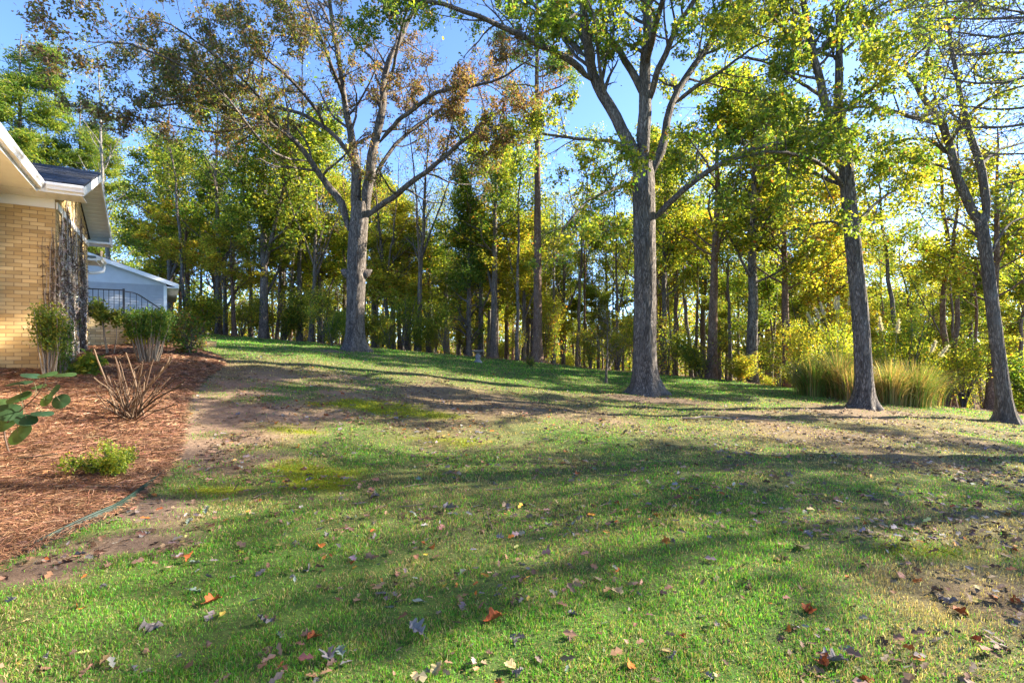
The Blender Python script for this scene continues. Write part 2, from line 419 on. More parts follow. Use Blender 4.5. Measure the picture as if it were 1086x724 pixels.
# pine straw
rng = np.random.default_rng(11)
n = 300000
D = 2.6+ (14-2.6)*rng.uniform(0,1,n)**1.6
px = rng.uniform(-160,260,n)
x = (px-CX)/F*D
ok = in_poly(x, D, bed_poly); x = x[ok]; D = D[ok]; n = len(x)
z = bed_z(x,D)+rng.uniform(0.0,0.03,n)
a = rng.uniform(0,6.28,n)+2*(n2(x,D,2.3,8)-.5)*3
L = rng.uniform(.10,.22,n)*0.5; wd = 0.0011*np.maximum(1,D/3.6)
d = np.stack([np.cos(a),np.sin(a),rng.normal(0,.13,n)],1); s = np.stack([-np.sin(a),np.cos(a),np.zeros(n)],1)
c0 = np.stack([x,D,z],1); bend = rng.normal(0,.35,n)
ca = c0-d*L[:,None]; cb = c0+d*L[:,None]; cm = c0+s*(L*bend*.4)[:,None]+np.array([0,0,1.])*(rng.uniform(0,.02,n))[:,None]
sw = s*wd[:,None]+np.array([0,0,1.])*(rng.normal(0,.6,n)*wd)[:,None]
V = np.stack([ca-sw,ca+sw,cm-sw,cm+sw,cb-sw,cb+sw],1).reshape(-1,3)
b6 = (np.arange(n)*6)[:,None,None]
Fq = (np.array([(0,1,3,2),(2,3,5,4)])[None]+b6).reshape(-1,4)
C = palette(rng, n, [(.25,.125,.068),(.33,.18,.10),(.16,.078,.044),(.42,.27,.17),(.09,.048,.034)], [4,2.6,3.4,.8,2.2], .2)
mb = MB(); mb.add(V, Fq, np.repeat(C,6,0))
tag(mb.build('pine_straw', NEEDLE), 'loose rust brown pine needles covering the planting bed', 'mulch', kind='stuff')

# garden edging strip
ed = resample(np.array([np.append(q, gz(*q)) for q in bed_edge[1:12]]), 60)
mb = MB()
zt = np.interp(np.linspace(0,1,60),[0,.04,.10,.20,.27,.36,1],[.01,.045,.075,.07,.035,.012,.004])
tn = unit(np.gradient(ed,axis=0)); sd_ = np.stack([-tn[:,1],tn[:,0],0*tn[:,0]],1)*.004
lean = np.stack([-tn[:,1],tn[:,0],0*tn[:,0]],1)*.03
gzE = gz(ed[:,0],ed[:,1])
bot = ed.copy(); bot[:,2] = gzE-.05; top = ed+lean; top[:,2] = gzE+zt
ring = np.stack([bot-sd_,bot+sd_,top+sd_,top-sd_],1)
k = 4; i_ = np.arange(59)[:,None]*k; j_ = np.arange(k)[None]; jn = (j_+1)%k
mb.add(ring.reshape(-1,3), np.stack([i_+j_,i_+jn,i_+k+jn,i_+k+j_],-1).reshape(-1,4))
tubes(mb, top+np.array([0,0,.006]), np.full(60,.010), 8)
tag(mb.build('bed_edging', GREEN_PLASTIC), 'dark green plastic edging strip curving around the pine straw bed', 'garden edging')

# ------------------------------------------------------------------ grass
rng = np.random.default_rng(5)
def ring_samples(n, d0, d1, pw, wide=0):
    u = rng.uniform(0,1,n); D = (d0**(1-pw)+u*(d1**(1-pw)-d0**(1-pw)))**(1/(1-pw)) if pw!=1 else d0*(d1/d0)**u
    px = rng.uniform(-90-260*wide,1176+300*wide,n)
    return (px-CX)/F*D, D
gx, gy = ring_samples(900000, 1.9, 27.0, 1.05, 1)
di, mo, dr, wo = masks(gx, gy)
inb = in_poly(gx, gy, bed_poly)
nn = n2(gx,gy,2.6,17)
clump = n2(gx,gy,11.0,71)*.6+n2(gx,gy,29.0,72)*.4
pk = (1-0.97*di)*(1-0.82*dr)*(1-0.75*mo)*np.clip(.15+1.5*(clump*.6+nn*.4),.1,1)
ok = (rng.uniform(0,1,len(gx))<pk)&(wo<0.6)&(~inb)
gx,gy,dr,nn,clump = gx[ok],gy[ok],dr[ok],nn[ok],clump[ok]; n = len(gx)
gzv = gz(gx,gy)
h = rng.uniform(.016,.042,n)*(0.45+1.1*clump)*np.maximum(1,(gy/12)**.5); wd = .0021*np.maximum(1,gy/3.0)
a = rng.uniform(0,6.28,n); ln = np.abs(rng.normal(0.45,.4,n))
out = np.stack([np.cos(a),np.sin(a),np.zeros(n)],1); b2 = rng.uniform(0,6.28,n)
side = np.stack([np.cos(b2),np.sin(b2),np.zeros(n)],1)*wd[:,None]
root = np.stack([gx,gy,gzv-.004],1); up = np.array([0,0,1.])
mid = root+up*(h*.55)[:,None]+out*(h*ln*.35)[:,None]
tip = root+up*(h*np.clip(1-.3*ln,.35,1))[:,None]+out*(h*ln)[:,None]
V = np.stack([root,mid-side,tip,mid+side],1).reshape(-1,3)
green = palette(rng, n, [(.08,.245,.022),(.125,.29,.027),(.21,.305,.032),(.06,.195,.028)], [4,4,2,1.5], .2)
straw = palette(rng, n, [(.30,.24,.11),(.22,.17,.08),(.36,.31,.16)], [3,3,1], .2)
ps = 0.16+0.8*dr+0.9*np.clip(n2(gx,gy,4.3,44)-.52,0,1)+0.25*np.clip(n2(gx,gy,1.7,41)-.45,0,1)*2*.6
usestraw = rng.uniform(0,1,n)<ps
C = np.where(usestraw[:,None], straw, green)
mb = MB(); mb.add(V, np.arange(n*4).reshape(-1,4), np.repeat(C,4,0))
tag(mb.build('grass', GRASS), 'short mown green lawn grass with straw coloured blades', 'grass', kind='stuff')
# moss cushions
mx_, my_ = ring_samples(160000, 3.0, 14.0, 1.0)
di, mo, dr, wo = masks(mx_, my_)
ok = (rng.uniform(0,1,len(mx_))<np.clip(mo*1.5-.3,0,1))&(~in_poly(mx_,my_,bed_poly)); mx_,my_ = mx_[ok],my_[ok]; n = len(mx_)
pos = np.stack([mx_,my_,gz(mx_,my_)+.003],1)
mb = MB(); kites(mb, pos, rng.normal(size=(n,3))*[1,1,.3]+[0,0,.8], rng.normal(size=(n,3)), rng.uniform(.015,.03,n)*np.maximum(1,my_/5), rng.uniform(.008,.014,n)*np.maximum(1,my_/5), palette(rng,n,[(.22,.25,.012),(.16,.2,.015),(.28,.27,.02)],[3,3,1]))
tag(mb.build('moss', GRASS), 'bright yellow green moss in low patches on the lawn', 'moss', kind='stuff')

# ------------------------------------------------------------------ fallen leaves
LCOL = {'grey': [(.15,.132,.122),(.11,.096,.088),(.19,.172,.16)], 'brown': [(.15,.088,.052),(.10,.058,.037),(.21,.135,.08)],
        'orange': [(.34,.11,.02),(.38,.16,.03),(.27,.07,.02)], 'yellow': [(.38,.28,.04),(.34,.29,.10)], 'pale': [(.14,.19,.15),(.18,.22,.18)]}
n = 125000
lx, ly = ring_samples(n, 2.3, 27.0, 0.35, 1)
di, mo, dr, wo = masks(lx, ly)
litter = np.clip(0.14+0.75*dr+0.45*di+0.5*np.clip(n2(lx,ly,1.9,61)-.5,0,1)*2*.5,0,1)*np.maximum(np.clip((ly-1)/5,.2,1),.9*di)
litter = litter*np.clip(2.6*n2(lx,ly,5.2,88)-.55,.08,1)*.8
litter = np.where(wo>.1, .5, litter)
ok = (rng.uniform(0,1,n)<litter)&(~in_poly(lx,ly,bed_poly)); lx,ly = lx[ok],ly[ok]; n = len(lx)
pos = np.stack([lx,ly,gz(lx,ly)+rng.uniform(.012,.035,n)],1)
ang = rng.uniform(0,6.28,n)
dv = np.stack([np.cos(ang),np.sin(ang),rng.normal(0,.25,n)],1); nv = rng.normal(0,.45,(n,3))+[0,0,1]
C = palette(rng,n,LCOL['grey']+LCOL['brown']+LCOL['orange']+LCOL['yellow'],[2,3,1,5,5,4,.35,.25,.3,.08,.12],.25)
mb = MB(); sz = rng.uniform(.035,.085,n)
lobed(mb, pos, dv, nv, sz, sz*rng.uniform(.4,.75,n), C)
# twigs among the litter
mt = 260; tx, ty = ring_samples(mt, 4, 22, .5); keepi = ~in_poly(tx,ty,bed_poly); tx,ty = tx[keepi],ty[keepi]; mt = len(tx)
ta = rng.uniform(0,6.28,mt); tl = rng.uniform(.1,.4,mt)
P3 = np.stack([np.stack([tx+np.cos(ta)*tl*(q-1)/2+rng.normal(0,.01,mt), ty+np.sin(ta)*tl*(q-1)/2+rng.normal(0,.01,mt), gz(tx+np.cos(ta)*tl*(q-1)/2,ty+np.sin(ta)*tl*(q-1)/2)+.02],1) for q in range(3)],1)
tubes(mb, P3, np.full((mt,3),.004), 4, C=np.tile([[.13,.10,.08]],(mt,1)))
tag(mb.build('leaf_litter', DRY), 'scattered brown and grey dead leaves and twigs over the lawn', 'leaf litter', kind='stuff')

def leaf_mesh(name, outline, c, curl, seed):
    """a curled single leaf with midrib, x is its length (1 unit), slight thickness"""
    r = np.random.default_rng(seed)
    o = np.array(outline, float); ns = len(o)
    rows = []
    for sgn in (1,-1):
        rows.append(np.stack([o[:,0], sgn*o[:,1], curl*(o[:,1]**2)*2.4+.18*curl*np.sin(o[:,0]*5+sgn)+r.normal(0,.012,ns)],1))
    mid = np.stack([o[:,0], 0*o[:,0], -.10*np.abs(curl)*np.sin(o[:,0]*np.pi)],1)
    V = np.concatenate([rows[0], mid, rows[1]]); V[:,2] += .25*curl*(V[:,0]-.5)**2
    f = []
    for i in range(ns-1):
        f.append((i,i+1,ns+i+1,ns+i)); f.append((ns+i,ns+i+1,2*ns+i+1,2*ns+i))
    V2 = V.copy(); V2[:,2] -= .012
    mb = MB(); cc = np.array(c)*np.exp(r.normal(0,.12,(len(V),1)))
    mb.add(V, f, cc); mb.add(V2, [q[::-1] for q in f], cc*.9)
    st = np.array([(-.28,0.02,.02),(-.12,.01,0),(0,0,0)]); tubes(mb, st, np.array([.012,.012,.014]), 4, C=np.tile([c],(1,1)))
    return mb.mesh(name, DRY)
OAK = [(0,.01),(.06,.05),(.14,.10),(.22,.26),(.30,.30),(.34,.12),(.42,.13),(.50,.34),(.60,.38),(.64,.14),(.72,.13),(.78,.26),(.87,.27),(.88,.10),(.95,.06),(1,.005)]
MAPLE = [(0,.01),(.03,.10),(.08,.30),(.22,.34),(.30,.28),(.42,.46),(.55,.44),(.60,.24),(.70,.22),(.78,.24),(.86,.10),(1,.005)]
OVAL = [(0,.01),(.1,.10),(.25,.19),(.45,.23),(.65,.19),(.85,.09),(1,.005)]
LM = {'grey': [leaf_mesh('fallen_leaf',OAK,(.165,.147,.142),.8,1), leaf_mesh('fallen_leaf',OAK,(.125,.11,.104),-.8,2)],
      'brown': [leaf_mesh('fallen_leaf',OAK,(.13,.075,.046),.7,3), leaf_mesh('fallen_leaf',MAPLE,(.16,.095,.057),-.6,4)],
      'orange': [leaf_mesh('fallen_leaf',MAPLE,(.38,.13,.025),.5,5), leaf_mesh('fallen_leaf',MAPLE,(.30,.075,.02),.6,6)],
      'yellow': [leaf_mesh('fallen_leaf',OVAL,(.36,.27,.05),.35,7), leaf_mesh('fallen_leaf',MAPLE,(.30,.24,.11),.4,8)],
      'pale': [leaf_mesh('fallen_leaf',OAK,(.14,.18,.14),.4,9), leaf_mesh('fallen_leaf',OVAL,(.17,.20,.165),.4,10)]}
GLAB = {'grey': 'grey purple curled oak leaf among the small leaves strewn on the grass', 'brown': 'dark brown curled dead leaf among the small leaves strewn on the grass',
        'orange': 'small orange red maple leaf among the leaves strewn on the grass', 'yellow': 'small yellow leaf among the leaves strewn on the grass', 'pale': 'small pale green grey leaf showing its underside on the grass'}
def put_leaf(kind, x, y, size, rz, tilt, label, group, lift=.014):
    o = bpy.data.objects.new('fallen_leaf', LM[kind][int(rng.integers(0,2))]); col.objects.link(o)
    o.location = (x, y, float(gz(np.array(x),np.array(y)))+lift); o.scale = (size,)*3
    o.rotation_euler = (tilt[0], tilt[1], rz)
    return tag(o, label, 'leaf', group)
special = [(153,664,'grey',.17,'large double grey purple oak leaf on the shaded grass at lower left'),
 (348,697,'grey',.13,'deeply lobed grey violet oak leaf near the bottom edge beside a pale green one'),
 (290,662,'grey',.11,'grey purple oak leaf with a ragged end beside a yellow stalky leaf'),
 (218,645,'orange',.12,'tan orange broad leaf lying right of a pale mint lobed leaf'),
 (201,631,'pale',.12,'slim pale mint lobed leaf standing in the grass at lower left'),
 (532,658,'orange',.13,'golden orange maple leaf on the darkest green grass at bottom centre'),
 (658,635,'yellow',.11,'cream coloured pointed leaf at the sunlit grass edge right of centre'),
 (450,681,'grey',.13,'long thin grey curled leaf lying flat at bottom centre'),
 (853,587,'yellow',.15,'long golden yellow narrow leaf on the right of the lawn'),
 (1010,651,'orange',.10,'bright orange red leaf alone on the grass at lower right'),
 (870,706,'grey',.15,'grey folded oak leaf with an amber leaf at the bottom right'),
 (995,634,'grey',.14,'long slender grey purple leaf lying on straw coloured grass at right'),
 (316,580,'grey',.14,'big crumpled grey purple oak leaf where bare soil meets grass'),
 (470,541,'grey',.16,'wide flat grey leaf lying across the middle of the lawn'),
 (398,525,'grey',.17,'large upright grey oak leaf at the centre left of the lawn'),
 (363,702,'pale',.09,'pale green leaf close to the grey violet oak leaf at the bottom edge'),
 (233,660,'yellow',.09,'yellow leaf left of the grey purple oak leaf with a ragged end'),
 (876,714,'orange',.09,'amber orange leaf touching the grey folded oak leaf at the bottom right')]
for px,py,kd,s,lb in special:
    g = p2g(px,py); put_leaf(kd, g[0], g[1], s*.85, rng.uniform(0,6.28), (rng.normal(0,.25),rng.normal(0,.25)), lb, None, .03)
cnt = 0
while cnt < 275:
    x_, y_ = [float(v[0]) for v in ring_samples(1, 2.35, 9.0, 0.75)]
    if in_poly(np.array([x_]),np.array([y_]),bed_poly)[0]: continue
    kd = str(rng.choice(['grey','brown','orange','yellow','pale'], p=[.34,.45,.13,.04,.04]))
    put_leaf(kd, x_, y_, rng.uniform(.035,.085), rng.uniform(0,6.28), (rng.normal(0,.5),rng.normal(0,.5)), GLAB[kd], 'small fallen leaves on the lawn'); cnt += 1

# ------------------------------------------------------------------ hero trees
def wob_for(rng, P, k, amp, ridge=0.0):
    m = len(P); a = np.arange(k)*2*np.pi/k; s = np.linspace(0,1,m)
    w_ = np.ones((m,k))
    for q in range(2,6):
        w_ += amp/q*np.sin(q*a[None]+rng.uniform(0,6.28)+s[:,None]*rng.uniform(-3,3))*(1+.5*np.sin(s[:,None]*rng.uniform(3,12)+rng.uniform(0,6)))
    if ridge: w_ += ridge*rng.normal(size=(m,k))
    return w_

def pixline(pts, D):
    P = np.array([at(p[0],p[1],D+(p[3] if len(p)>3 else 0)) for p in pts]); r = .86*np.array([p[2] for p in pts]); return P, r

def hero(name, label, cat, px, D, trunk, limbs, seed, bark, crown_col, leafL=.13, dens=8, l1=0.55, flare=1.0, lobes=True, gap=.35, gapscale=.55, tmin=.25, l1len=(1.0,2.6), tw=5, group=None, stubs=()):
    rng = np.random.default_rng(seed)
    base = ground_at(px, D)
    root = empty(name, tuple(base), 0, label, cat, group)
    off = base
    P, r = pixline(trunk, D)
    P[0] = base-np.array([0,0,.15])
    nT = 110
    Pt, rt = resample(P, nT, r)
    k = 56
    wob = wob_for(rng, Pt, k, .07, .004)
    ph = np.cumsum(rng.normal(0,.10,nT)); aa = np.arange(k)*2*np.pi/k; sg = np.linspace(0,1,nT)
    fur = np.abs(np.sin(7.5*aa[None]+ph[:,None]*1.5+.7*np.sin(sg[:,None]*40+aa[None]*2)))*.6+np.abs(np.sin(12.5*aa[None]-ph[:,None]*2+.8*np.sin(sg[:,None]*55+aa[None]*3)))*.4
    wob = wob+.085*(fur-.5)
    hh = (Pt[:,2]-base[2]); a = np.arange(k)*2*np.pi/k
    lob = np.clip(np.cos(5*a+rng.uniform(0,6))*.5+.5,0,1)*.6+np.clip(np.cos(3*a+rng.uniform(0,6))*.5+.5,0,1)*.5
    wob = wob + flare*np.exp(-np.maximum(hh,0)/.30)[:,None]*(.32+lob[None]*.8)
    mb = MB(); tubes(mb, (Pt-off)[None], rt[None], k, wob=wob[None])
    tr = mb.build('trunk', bark, root, True)
    allP, allR = [], []
    for li in limbs:
        LP, LR = pixline(li, D)
        n_ = 24
        Q, q = resample(LP, n_, LR)
        ls = np.linalg.norm(np.diff(Q,axis=0),axis=1).sum()
        q = q.copy(); q[0] *= .3; q[1] *= .72
        Q[2:] += np.cumsum(rng.normal(0,.022*ls/6,(n_-2,3)),0)*.7
        mb = MB(); tubes(mb, (Q-off)[None], q[None], 12 if q[0]>.09 else 8, wob=wob_for(rng,Q,12 if q[0]>.09 else 8,.07)[None])
        mb.build('limb', bark, root, True)
        allP.append(Q); allR.append(q)
    for sb in stubs:
        LP, LR = pixline(sb, D); Q, q = resample(LP, 9, LR)
        mb = MB(); tubes(mb, (Q-off)[None], q[None], 12, wob=wob_for(rng,Q,12,.2)[None]); mb.build('burl', bark, root, True)
    br = MB(); cr = MB()
    for Q, q in zip(allP, allR):
        ls = np.linalg.norm(np.diff(Q,axis=0),axis=1).sum()
        n1 = max(3, int(ls/l1))
        P1, R1 = grow(rng, Q[None], q[None], n1, l1len, (35,75), 7, tmin, 1.0, up=.25, wig=.16, rr=.42, rmin=.010)
        P2, R2 = grow(rng, P1, R1, 5, (.5,1.15), (30,70), 5, .25, 1.0, up=.1, wig=.2, rr=.5, rmin=.006)
        P3, R3 = grow(rng, P2, R2, tw, (.22,.5), (30,75), 3, .2, 1.0, up=0, wig=.25, rr=.6, rmin=.0035)
        tubes(br, P1-off, R1, 6); tubes(br, P2-off, R2, 4); tubes(br, P3-off, R3, 3, cap=False)
        # leaves
        M = len(P3)
        nl = dens
        pi = np.repeat(np.arange(M), nl); t = rng.uniform(.25,1.05,M*nl)
        pos = P3[pi,0]*(1-t[:,None])+P3[pi,2]*t[:,None]+rng.normal(0,.07,(M*nl,3))
        g = noise3(pos, gapscale*2.2, seed+7)
        ok = rng.uniform(0,1,len(pos)) < np.clip((g-gap)/.22,0.03,1)
        pos = pos[ok]; n = len(pos)
        if n==0: continue
        dv = rng.normal(size=(n,3))+np.array([0,0,-.35]); nv = rng.normal(0,.6,(n,3))+[0,0,.8]
        C = crown_col(rng, pos-off)
        L_ = leafL*rng.uniform(.65,1.25,n)
        if lobes: lobed(cr, pos-off, dv, nv, L_, L_*.62, C)
        else: kites(cr, pos-off, dv, nv, L_, L_*.55, C)
    br.build('branches', bark, root)
    cr.build('crown', LEAF, root)
    return root

GREENS = [(.06,.12,.02),(.10,.155,.022),(.17,.20,.026),(.25,.27,.03),(.42,.365,.04),(.33,.13,.025),(.16,.095,.045)]
def colmix(wA, wB, scale=.5, seed=1, cols=GREENS):
    def f(rng, pos):
        n = len(pos); a = palette(rng,n,cols,wA); b = palette(rng,n,cols,wB)
        g = noise3(pos, scale, seed); return np.where((rng.uniform(0,1,n)<np.clip((g-.38)/.24,0,1))[:,None], a, b)
    return f

T2 = dict(trunk=[(685,420,.44),(685,408,.41),(684,385,.385),(684,340,.375),(684,280,.36),(683,230,.36),(682,195,.37),(682,172,.32)],
 limbs=[[(682,185,.30),(683,155,.27),(685,92,.22),(688,30,.18),(690,-30,.14,.3),(694,-110,.10,.6),(700,-200,.06,.8),(705,-280,.03,1)],
  [(678,190,.26),(672,162,.23),(644,114,.20),(626,81,.18),(618,45,.15,-.4),(612,5,.12,-.8),(600,-70,.08,-1.2),(585,-150,.04,-1.5)],
  [(628,86,.13),(600,63,.11,-.6),(556,39,.09,-1.3),(504,15,.075,-2),(460,2,.06,-2.5),(420,-4,.045,-2.8),(370,-14,.025,-3)],
  [(684,108,.15),(677,92,.14),(651,48,.11,.8),(622,7,.09,1.4),(590,-50,.06,2),(560,-110,.03,2.4)],
  [(620,60,.11,-.2),(600,40,.10,.4),(578,22,.08,1),(556,-6,.06,1.6),(520,-60,.03,2)],
  [(687,195,.20),(694,176,.18),(707,136,.15,.3),(721,96,.13,.8),(753,46,.11,1.4),(778,4,.09,2),(810,-60,.06,2.6),(850,-130,.03,3)],
  [(688,110,.12),(700,75,.11,-.6),(721,28,.09,-1.2),(739,0,.075,-1.6),(770,-70,.04,-2)],
  [(716,110,.08,.4),(740,90,.07,-.2),(764,76,.055,-.6),(800,50,.035,-1),(830,35,.02,-1.2)],
  [(692,234,.14),(700,226,.12,-.1),(735,192,.10,-.6),(789,157,.08,-1.4),(842,143,.06,-2),(878,132,.04,-2.5),(910,128,.02,-2.8)],
  [(678,196,.08),(666,196,.07,-.3),(626,210,.055,-1.2),(600,236,.03,-1.8),(590,252,.015,-2)],
  [(673,160,.09,.2),(648,151,.07,1),(589,146,.055,2.4),(548,142,.04,3.2),(510,150,.02,3.8)],
  [(684,60,.12,.2),(684,20,.10,1.2),(676,-40,.08,2),(660,-120,.04,3)],
  [(686,70,.11),(696,20,.09,-1.5),(712,-40,.07,-2.6),(730,-120,.03,-3.6)]])
hero('oak_tree','massive grey trunked oak nearest the middle of the lawn with green and yellow leaves','tree',685,15.5,T2['trunk'],T2['limbs'],21,BARK,
     colmix([1,2.5,4,4,2.4,.35,.5],[2,4,3.5,2,.8,.1,.3],.45,4), leafL=.11, dens=20, gap=.30, l1=.45, l1len=(1.1,3.2))
T1 = dict(trunk=[(377,374,.43),(377,362,.40),(377,340,.38),(378,300,.378),(379,262,.39),(381,235,.385),(382,215,.36)],
 limbs=[[(377,245,.30),(378,184,.26),(375,147,.2),(367,108,.15),(360,60,.12,-.4),(352,0,.09,-.8),(345,-70,.06,-1),(340,-130,.03,-1.2)],
  [(386,240,.32),(393,187,.27),(405,136,.21),(412,92,.17,.3),(428,52,.14,.6),(441,26,.12,.8),(456,5,.10,1),(480,-50,.06,1.4),(500,-100,.03,1.7)],
  [(402,152,.13),(418,132,.12,-.4),(441,114,.11,-.9),(467,96,.09,-1.5),(519,85,.06,-2.2),(563,59,.03,-2.8)],
  [(388,232,.20),(396,224,.17),(427,202,.15,-.5),(456,180,.12,-1),(489,153,.09,-1.5),(511,140,.06,-2),(540,132,.03,-2.4)],
  [(394,195,.13),(419,155,.11,.6),(467,118,.08,1.5),(493,99,.06,2),(520,80,.03,2.4)],
  [(370,245,.22),(362,215,.20),(349,199,.19),(335,180,.165,-.3),(312,149,.14,-.8),(282,126,.11,-1.4),(252,116,.085,-2),(212,109,.06,-2.6),(159,118,.03,-3.4)],
  [(379,178,.14),(357,147,.12,.3),(318,123,.10,.8),(285,113,.085,1.2),(255,96,.07,1.6),(232,80,.055,2),(189,73,.03,2.4),(150,78,.015,2.8)],
  [(345,137,.09,.4),(335,116,.085,-.4),(298,76,.075,-1.4),(278,60,.065,-2),(258,33,.05,-2.6),(245,5,.035,-3),(230,-30,.02,-3.4)],
  [(368,112,.10),(356,80,.09,-1),(345,50,.075,-1.8),(331,20,.055,-2.4),(315,-20,.03,-3)],
  [(300,140,.06,-1),(270,100,.055,-2.2),(225,60,.045,-3.4),(180,30,.035,-4.2),(130,20,.02,-5)],
  [(284,127,.06,-1.4),(240,140,.045,-2.2),(190,135,.03,-3),(130,120,.018,-3.6)],
  [(362,70,.08,-.3),(350,20,.07,1),(320,-30,.05,2),(280,-70,.03,3)],
  [(330,172,.06,-.3),(290,160,.05,-2),(230,90,.045,-4),(150,50,.03,-6),(100,45,.02,-7)],
  [(412,92,.09,.3),(425,40,.07,-1),(440,-20,.05,-2),(450,-80,.03,-3)]])
T1['limbs'] = [[(p[0],p[1],p[2]*.84)+tuple(p[3:]) for p in l] for l in T1['limbs']]
RUST = [(.06,.10,.02),(.10,.12,.03),(.18,.15,.035),(.16,.105,.055),(.11,.075,.048),(.20,.11,.04),(.19,.145,.095)]
hero('oak_tree','old oak with thick burled trunk and rusty thinning leaves at the left of the lawn','tree',377,20,T1['trunk'],T1['limbs'],31,BARK,
     colmix([.4,.8,1.2,3,3,1.4,1.5],[2,2.5,2,1.5,1,.4,.4],.35,9,RUST), leafL=.10, dens=20, gap=.325, stubs=[[(361,286,.01),(363,287,.10),(368,290,.19),(378,292,.24),(388,290,.19),(392,288,.11),(395,286,.01)]], l1=.44, lobes=True, l1len=(1.2,3.4))
T3 = dict(trunk=[(915,435,.27),(915.5,424,.245),(916,400,.228),(913,340,.215),(907,280,.205),(900,210,.192),(896,165,.18),(893,140,.155)],
 limbs=[[(896,160,.15),(885,135,.14),(874,103,.12),(864,53,.10,-.2),(853,0,.08,-.5),(842,-70,.06,-.8),(830,-150,.03,-1)],
  [(895,155,.16),(894,132,.15),(890,103,.13),(889,53,.11,.2),(887,0,.09,.5),(884,-80,.06,.8),(880,-170,.03,1)],
  [(899,205,.07),(892,194,.065,-.1),(864,174,.055,-.8),(824,164,.04,-1.6),(780,170,.02,-2.2)],
  [(899,200,.06),(880,190,.06,.5),(850,178,.045,1.4),(815,180,.025,2.2)],
  [(893,120,.06,.2),(915,100,.05,-.8),(945,80,.04,-1.6),(980,50,.02,-2.2)],
  [(875,105,.06),(850,90,.05,.6),(815,70,.04,1.4),(780,62,.02,2)],
  [(889,60,.06,.2),(920,30,.05,.9),(960,10,.035,1.6),(1000,-10,.02,2)],
  [(866,60,.06,-.2),(840,40,.05,-1),(815,10,.035,-1.8)],
  [(904,245,.05),(930,215,.045,.6),(955,200,.03,1.2),(980,196,.015,1.6)],
  [(905,255,.045),(885,235,.04,.8),(850,240,.03,1.6),(820,250,.015,2)],
  [(854,5,.05,-.5),(820,-40,.04,-1.5),(790,-80,.02,-2)],[(887,5,.05,.5),(930,-40,.04,-.5),(970,-80,.02,-1.5)]])
hero('oak_tree','straight grey trunk forking into two stems in front of the pampas grass','tree',915,13.5,T3['trunk'],T3['limbs'],41,BARK,
     colmix([.5,2,4,5,2.4,.3,.1],[2,4,3.5,2,.5,.05,.05],.5,2), leafL=.11, dens=15, gap=.41, l1=.42, l1len=(.9,2.4))
T4 = dict(trunk=[(1068,451,.21),(1067,440,.185),(1062,400,.165),(1053,330,.155),(1045,265,.145),(1041,240,.145),(1038,225,.13)],
 limbs=[[(1041,243,.12),(1029,219,.12),(1013,180,.11),(1004,152,.10),(992,128,.09,.2),(963,85,.065,.5),(935,62,.045,.8),(910,48,.025,1)],
  [(1042,246,.12),(1046,225,.11),(1036,178,.10,.2),(1027,135,.085,.4),(1024,100,.07,.6),(1020,50,.055,.8),(1015,-10,.04,1),(1010,-80,.02,1.2)],
  [(995,133,.06,.1),(963,121,.055,-.3),(928,112,.045,-.8),(903,114,.03,-1.2),(880,118,.015,-1.5)],
  [(1005,155,.05),(1030,120,.045,-.8),(1060,100,.03,-1.5),(1090,90,.02,-2)],
  [(1008,165,.045),(985,150,.04,.8),(955,150,.03,1.6),(925,165,.015,2.2)],
  [(980,105,.045,.3),(985,60,.04,1),(995,20,.03,1.5),(1000,-30,.015,2)],
  [(1036,178,.05,.2),(1060,160,.04,.9),(1090,150,.03,1.5)],
  [(1047,275,.04),(1070,240,.035,.6),(1095,225,.02,1.2)],[(1044,258,.035),(1015,235,.03,.7),(985,230,.02,1.4)]])
hero('leaning_tree','dark leaning tree with two crossing stems near the right border of the lawn','tree',1068,13,T4['trunk'],T4['limbs'],51,BARK_DARK,
     colmix([.5,2,4,5,2,.1,.1],[2,4,3.5,2,.5,.05,.05],.5,12), leafL=.10, dens=15, gap=.37, l1=.5, l1len=(.8,1.9))
# the conifer just outside the frame on the right, its limbs reach in
T5b = ground_at(1240, 9.0)
def pine_out(D=9.0):
    px0 = 1240
    trunk = [(px0,470,.26),(px0+2,360,.23),(px0,200,.2),(px0-2,0,.16),(px0,-200,.1),(px0,-330,.04)]
    limbs = []
    r_ = np.random.default_rng(77)
    for (y0,xe,ye,dz) in [(60,1012,32,-.6),(75,998,58,.8),(95,1008,88,-1.2),(125,1015,116,.4),(140,1008,134,-.3),(20,990,22,1.2),(-20,985,0,.2),(160,1040,165,1.4),(-70,1000,-50,-.6),(40,1050,8,-1.5),(180,1060,196,.6)]:
        xs_ = np.linspace(px0, xe, 6); yy = np.linspace(y0, ye, 6)+np.array([0,-9,-10,-5,-1,0])+r_.normal(0,2,6)
        limbs.append([(xs_[i],yy[i],.06*(1-i/6.3),dz*i/5) for i in range(6)])
    for k in range(2):
        limbs.append([(px0,float(r_.uniform(-280,120)),.05,0),(px0+float(r_.uniform(80,200)),float(r_.uniform(-280,120)),.03,float(r_.uniform(-2,2))),(px0+float(r_.uniform(210,330)),float(r_.uniform(-280,120)),.015,float(r_.uniform(-3,3)))])
    return trunk, limbs
tk, lm = pine_out()
hero('leaning_tree','tree standing outside the right border whose long bare branches reach into the top right corner','tree',1240,9.0,tk,lm,61,BARK_DARK,
     colmix([.5,2,4,4,.8,.05,.05],[2,4,3,1.5,.2,.02,.02],.6,13), leafL=.075, dens=4, gap=.56, l1=.38, lobes=False, l1len=(.6,1.3))

